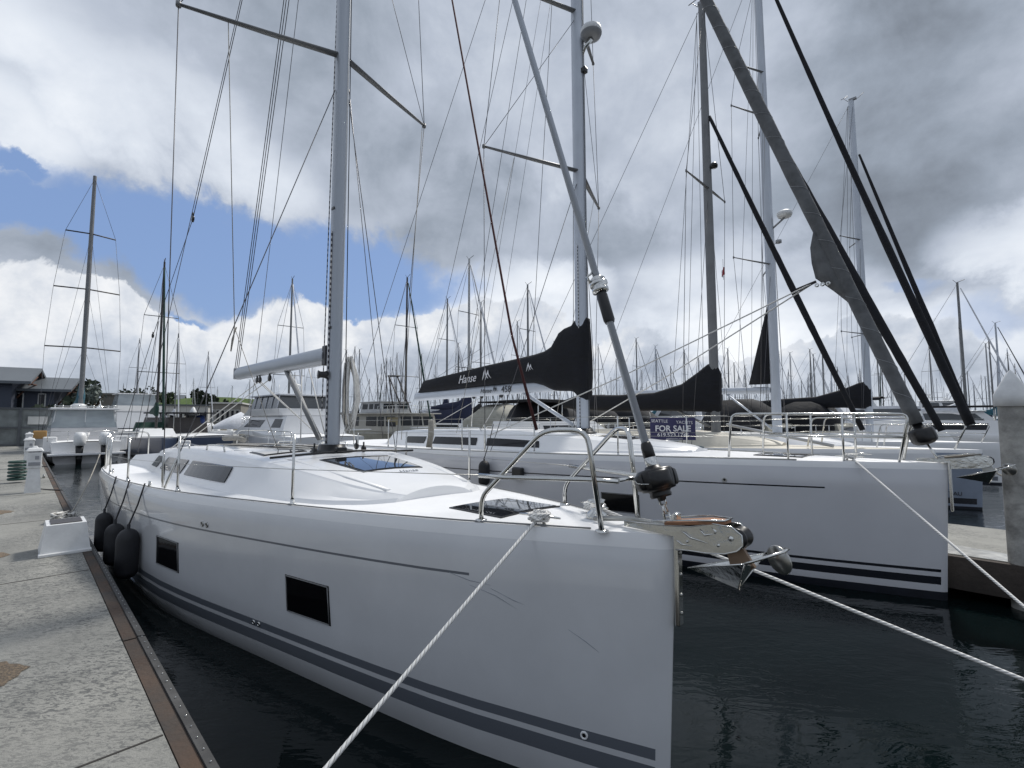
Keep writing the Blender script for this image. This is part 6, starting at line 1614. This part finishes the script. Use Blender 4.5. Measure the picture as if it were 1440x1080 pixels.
# overcast brightness
bright = union([blob(260, 190, 240, 90, -.35), blob(30, 170, 120, 70)]); brightM = smooth(bright, -.6, .9)
glow = union([blob(1010, 440, 200, 90), blob(700, 440, 160, 60), blob(1240, 500, 220, 60), blob(1420, 340, 130, 70)]); glowM = smooth(glow, -.8, .9)
dark = union([blob(1260, 190, 330, 190), blob(660, 330, 110, 90, .6), blob(820, 330, 110, 60)]); darkM = smooth(dark, -.9, .9)
v = nA * 1.0 + nB * .16 + nC * .08
val = op('ADD', smooth(v, .38, .80) * .38, .235)
val = val + (nC - .5) * .42 + (nE - .5) * .14 + brightM * .20 + glowM * .38 - darkM * .15
val = op('MAXIMUM', val, .12)
cr = N.new('ShaderNodeValToRGB'); inp(cr.inputs[0], val)
E = cr.color_ramp.elements; E[0].position = .12; E[0].color = (.17, .195, .235, 1); E[1].position = .95; E[1].color = (.90, .93, .97, 1)
for p_, c_ in ((.30, (.30, .345, .415)), (.48, (.45, .50, .59)), (.70, (.66, .71, .79))):
    e = E.new(p_); e.color = (*c_, 1)
# cumulus: bright tops, grey bases, billow relief
_, e_top = AE(300, 420); _, e_bot = AE(300, 560)
rel = smooth(wel, e_bot, e_top)
tex = smooth(nC * .6 + nE * .45 + nB * .15, .42, .78)
cval = rel * .42 + tex * .50 + .10
cc_ = N.new('ShaderNodeValToRGB'); inp(cc_.inputs[0], cval)
E = cc_.color_ramp.elements; E[0].position = .1; E[0].color = (.38, .44, .54, 1); E[1].position = .9; E[1].color = (1.0, 1.02, 1.05, 1); e = E.new(.5); e.color = (.66, .72, .82, 1)
def mixc(f, a, b):
    n = N.new('ShaderNodeMix'); n.data_type = 'RGBA'; inp(n.inputs[0], f)
    for i, v_ in ((6, a), (7, b)):
        if isinstance(v_, tuple): n.inputs[i].default_value = (*v_, 1)
        else: L_.new(v_, n.inputs[i])
    return n.outputs[2]
def scale(c, k):
    n = N.new('ShaderNodeMix'); n.data_type = 'RGBA'; n.blend_type = 'MULTIPLY'; n.inputs[0].default_value = 1; n.clamp_result = False
    L_.new(c, n.inputs[6]); n.inputs[7].default_value = (k, k, k, 1); return n.outputs[2]
over10 = scale(cr.outputs[0], 8.7); cum10 = scale(cc_.outputs[0], 7.2)
# clear sky: Nishita through a thin veil
veil = mixc(.75, scale(sky.outputs[0], 1.0), (1.85, 2.85, 5.2))
skyc = mixc(blueM, over10, veil)
skyc = mixc(faintM, skyc, (2.4, 3.3, 5.2))
skyc = mixc(cumM, skyc, cum10)
# horizon haze band
hzM = op('SUBTRACT', 1.0, smooth(el, -.01, .10)); skyc = mixc(hzM * .6, skyc, (4.3, 4.75, 5.3))
L_.new(skyc, bg.inputs['Color'])

sl_ = bpy.data.lights.new('sun', 'SUN'); sl_.energy = 2.6; sl_.angle = radians(8); sl_.color = (1, .96, .9)
so = bpy.data.objects.new('sun', sl_); COL.objects.link(so)
sd = V3((sin(SUN_AZ) * cos(SUN_EL), cos(SUN_AZ) * cos(SUN_EL), sin(SUN_EL)))
so.rotation_euler = sd.to_track_quat('Z', 'Y').to_euler()
cd = bpy.data.cameras.new('camera'); cd.sensor_width = 36; cd.lens = 36 * F / 1440; cd.clip_end = 3000; cd.clip_start = .02
co = bpy.data.objects.new('camera', cd); COL.objects.link(co); co.location = (0, 0, ZC); co.rotation_euler = (pi / 2 + PITCH, 0, 0)
S.camera = co
S.view_settings.view_transform = 'Standard'; S.view_settings.look = 'None'; S.view_settings.gamma = 1; S.view_settings.exposure = .32
S.cycles.max_bounces = 8
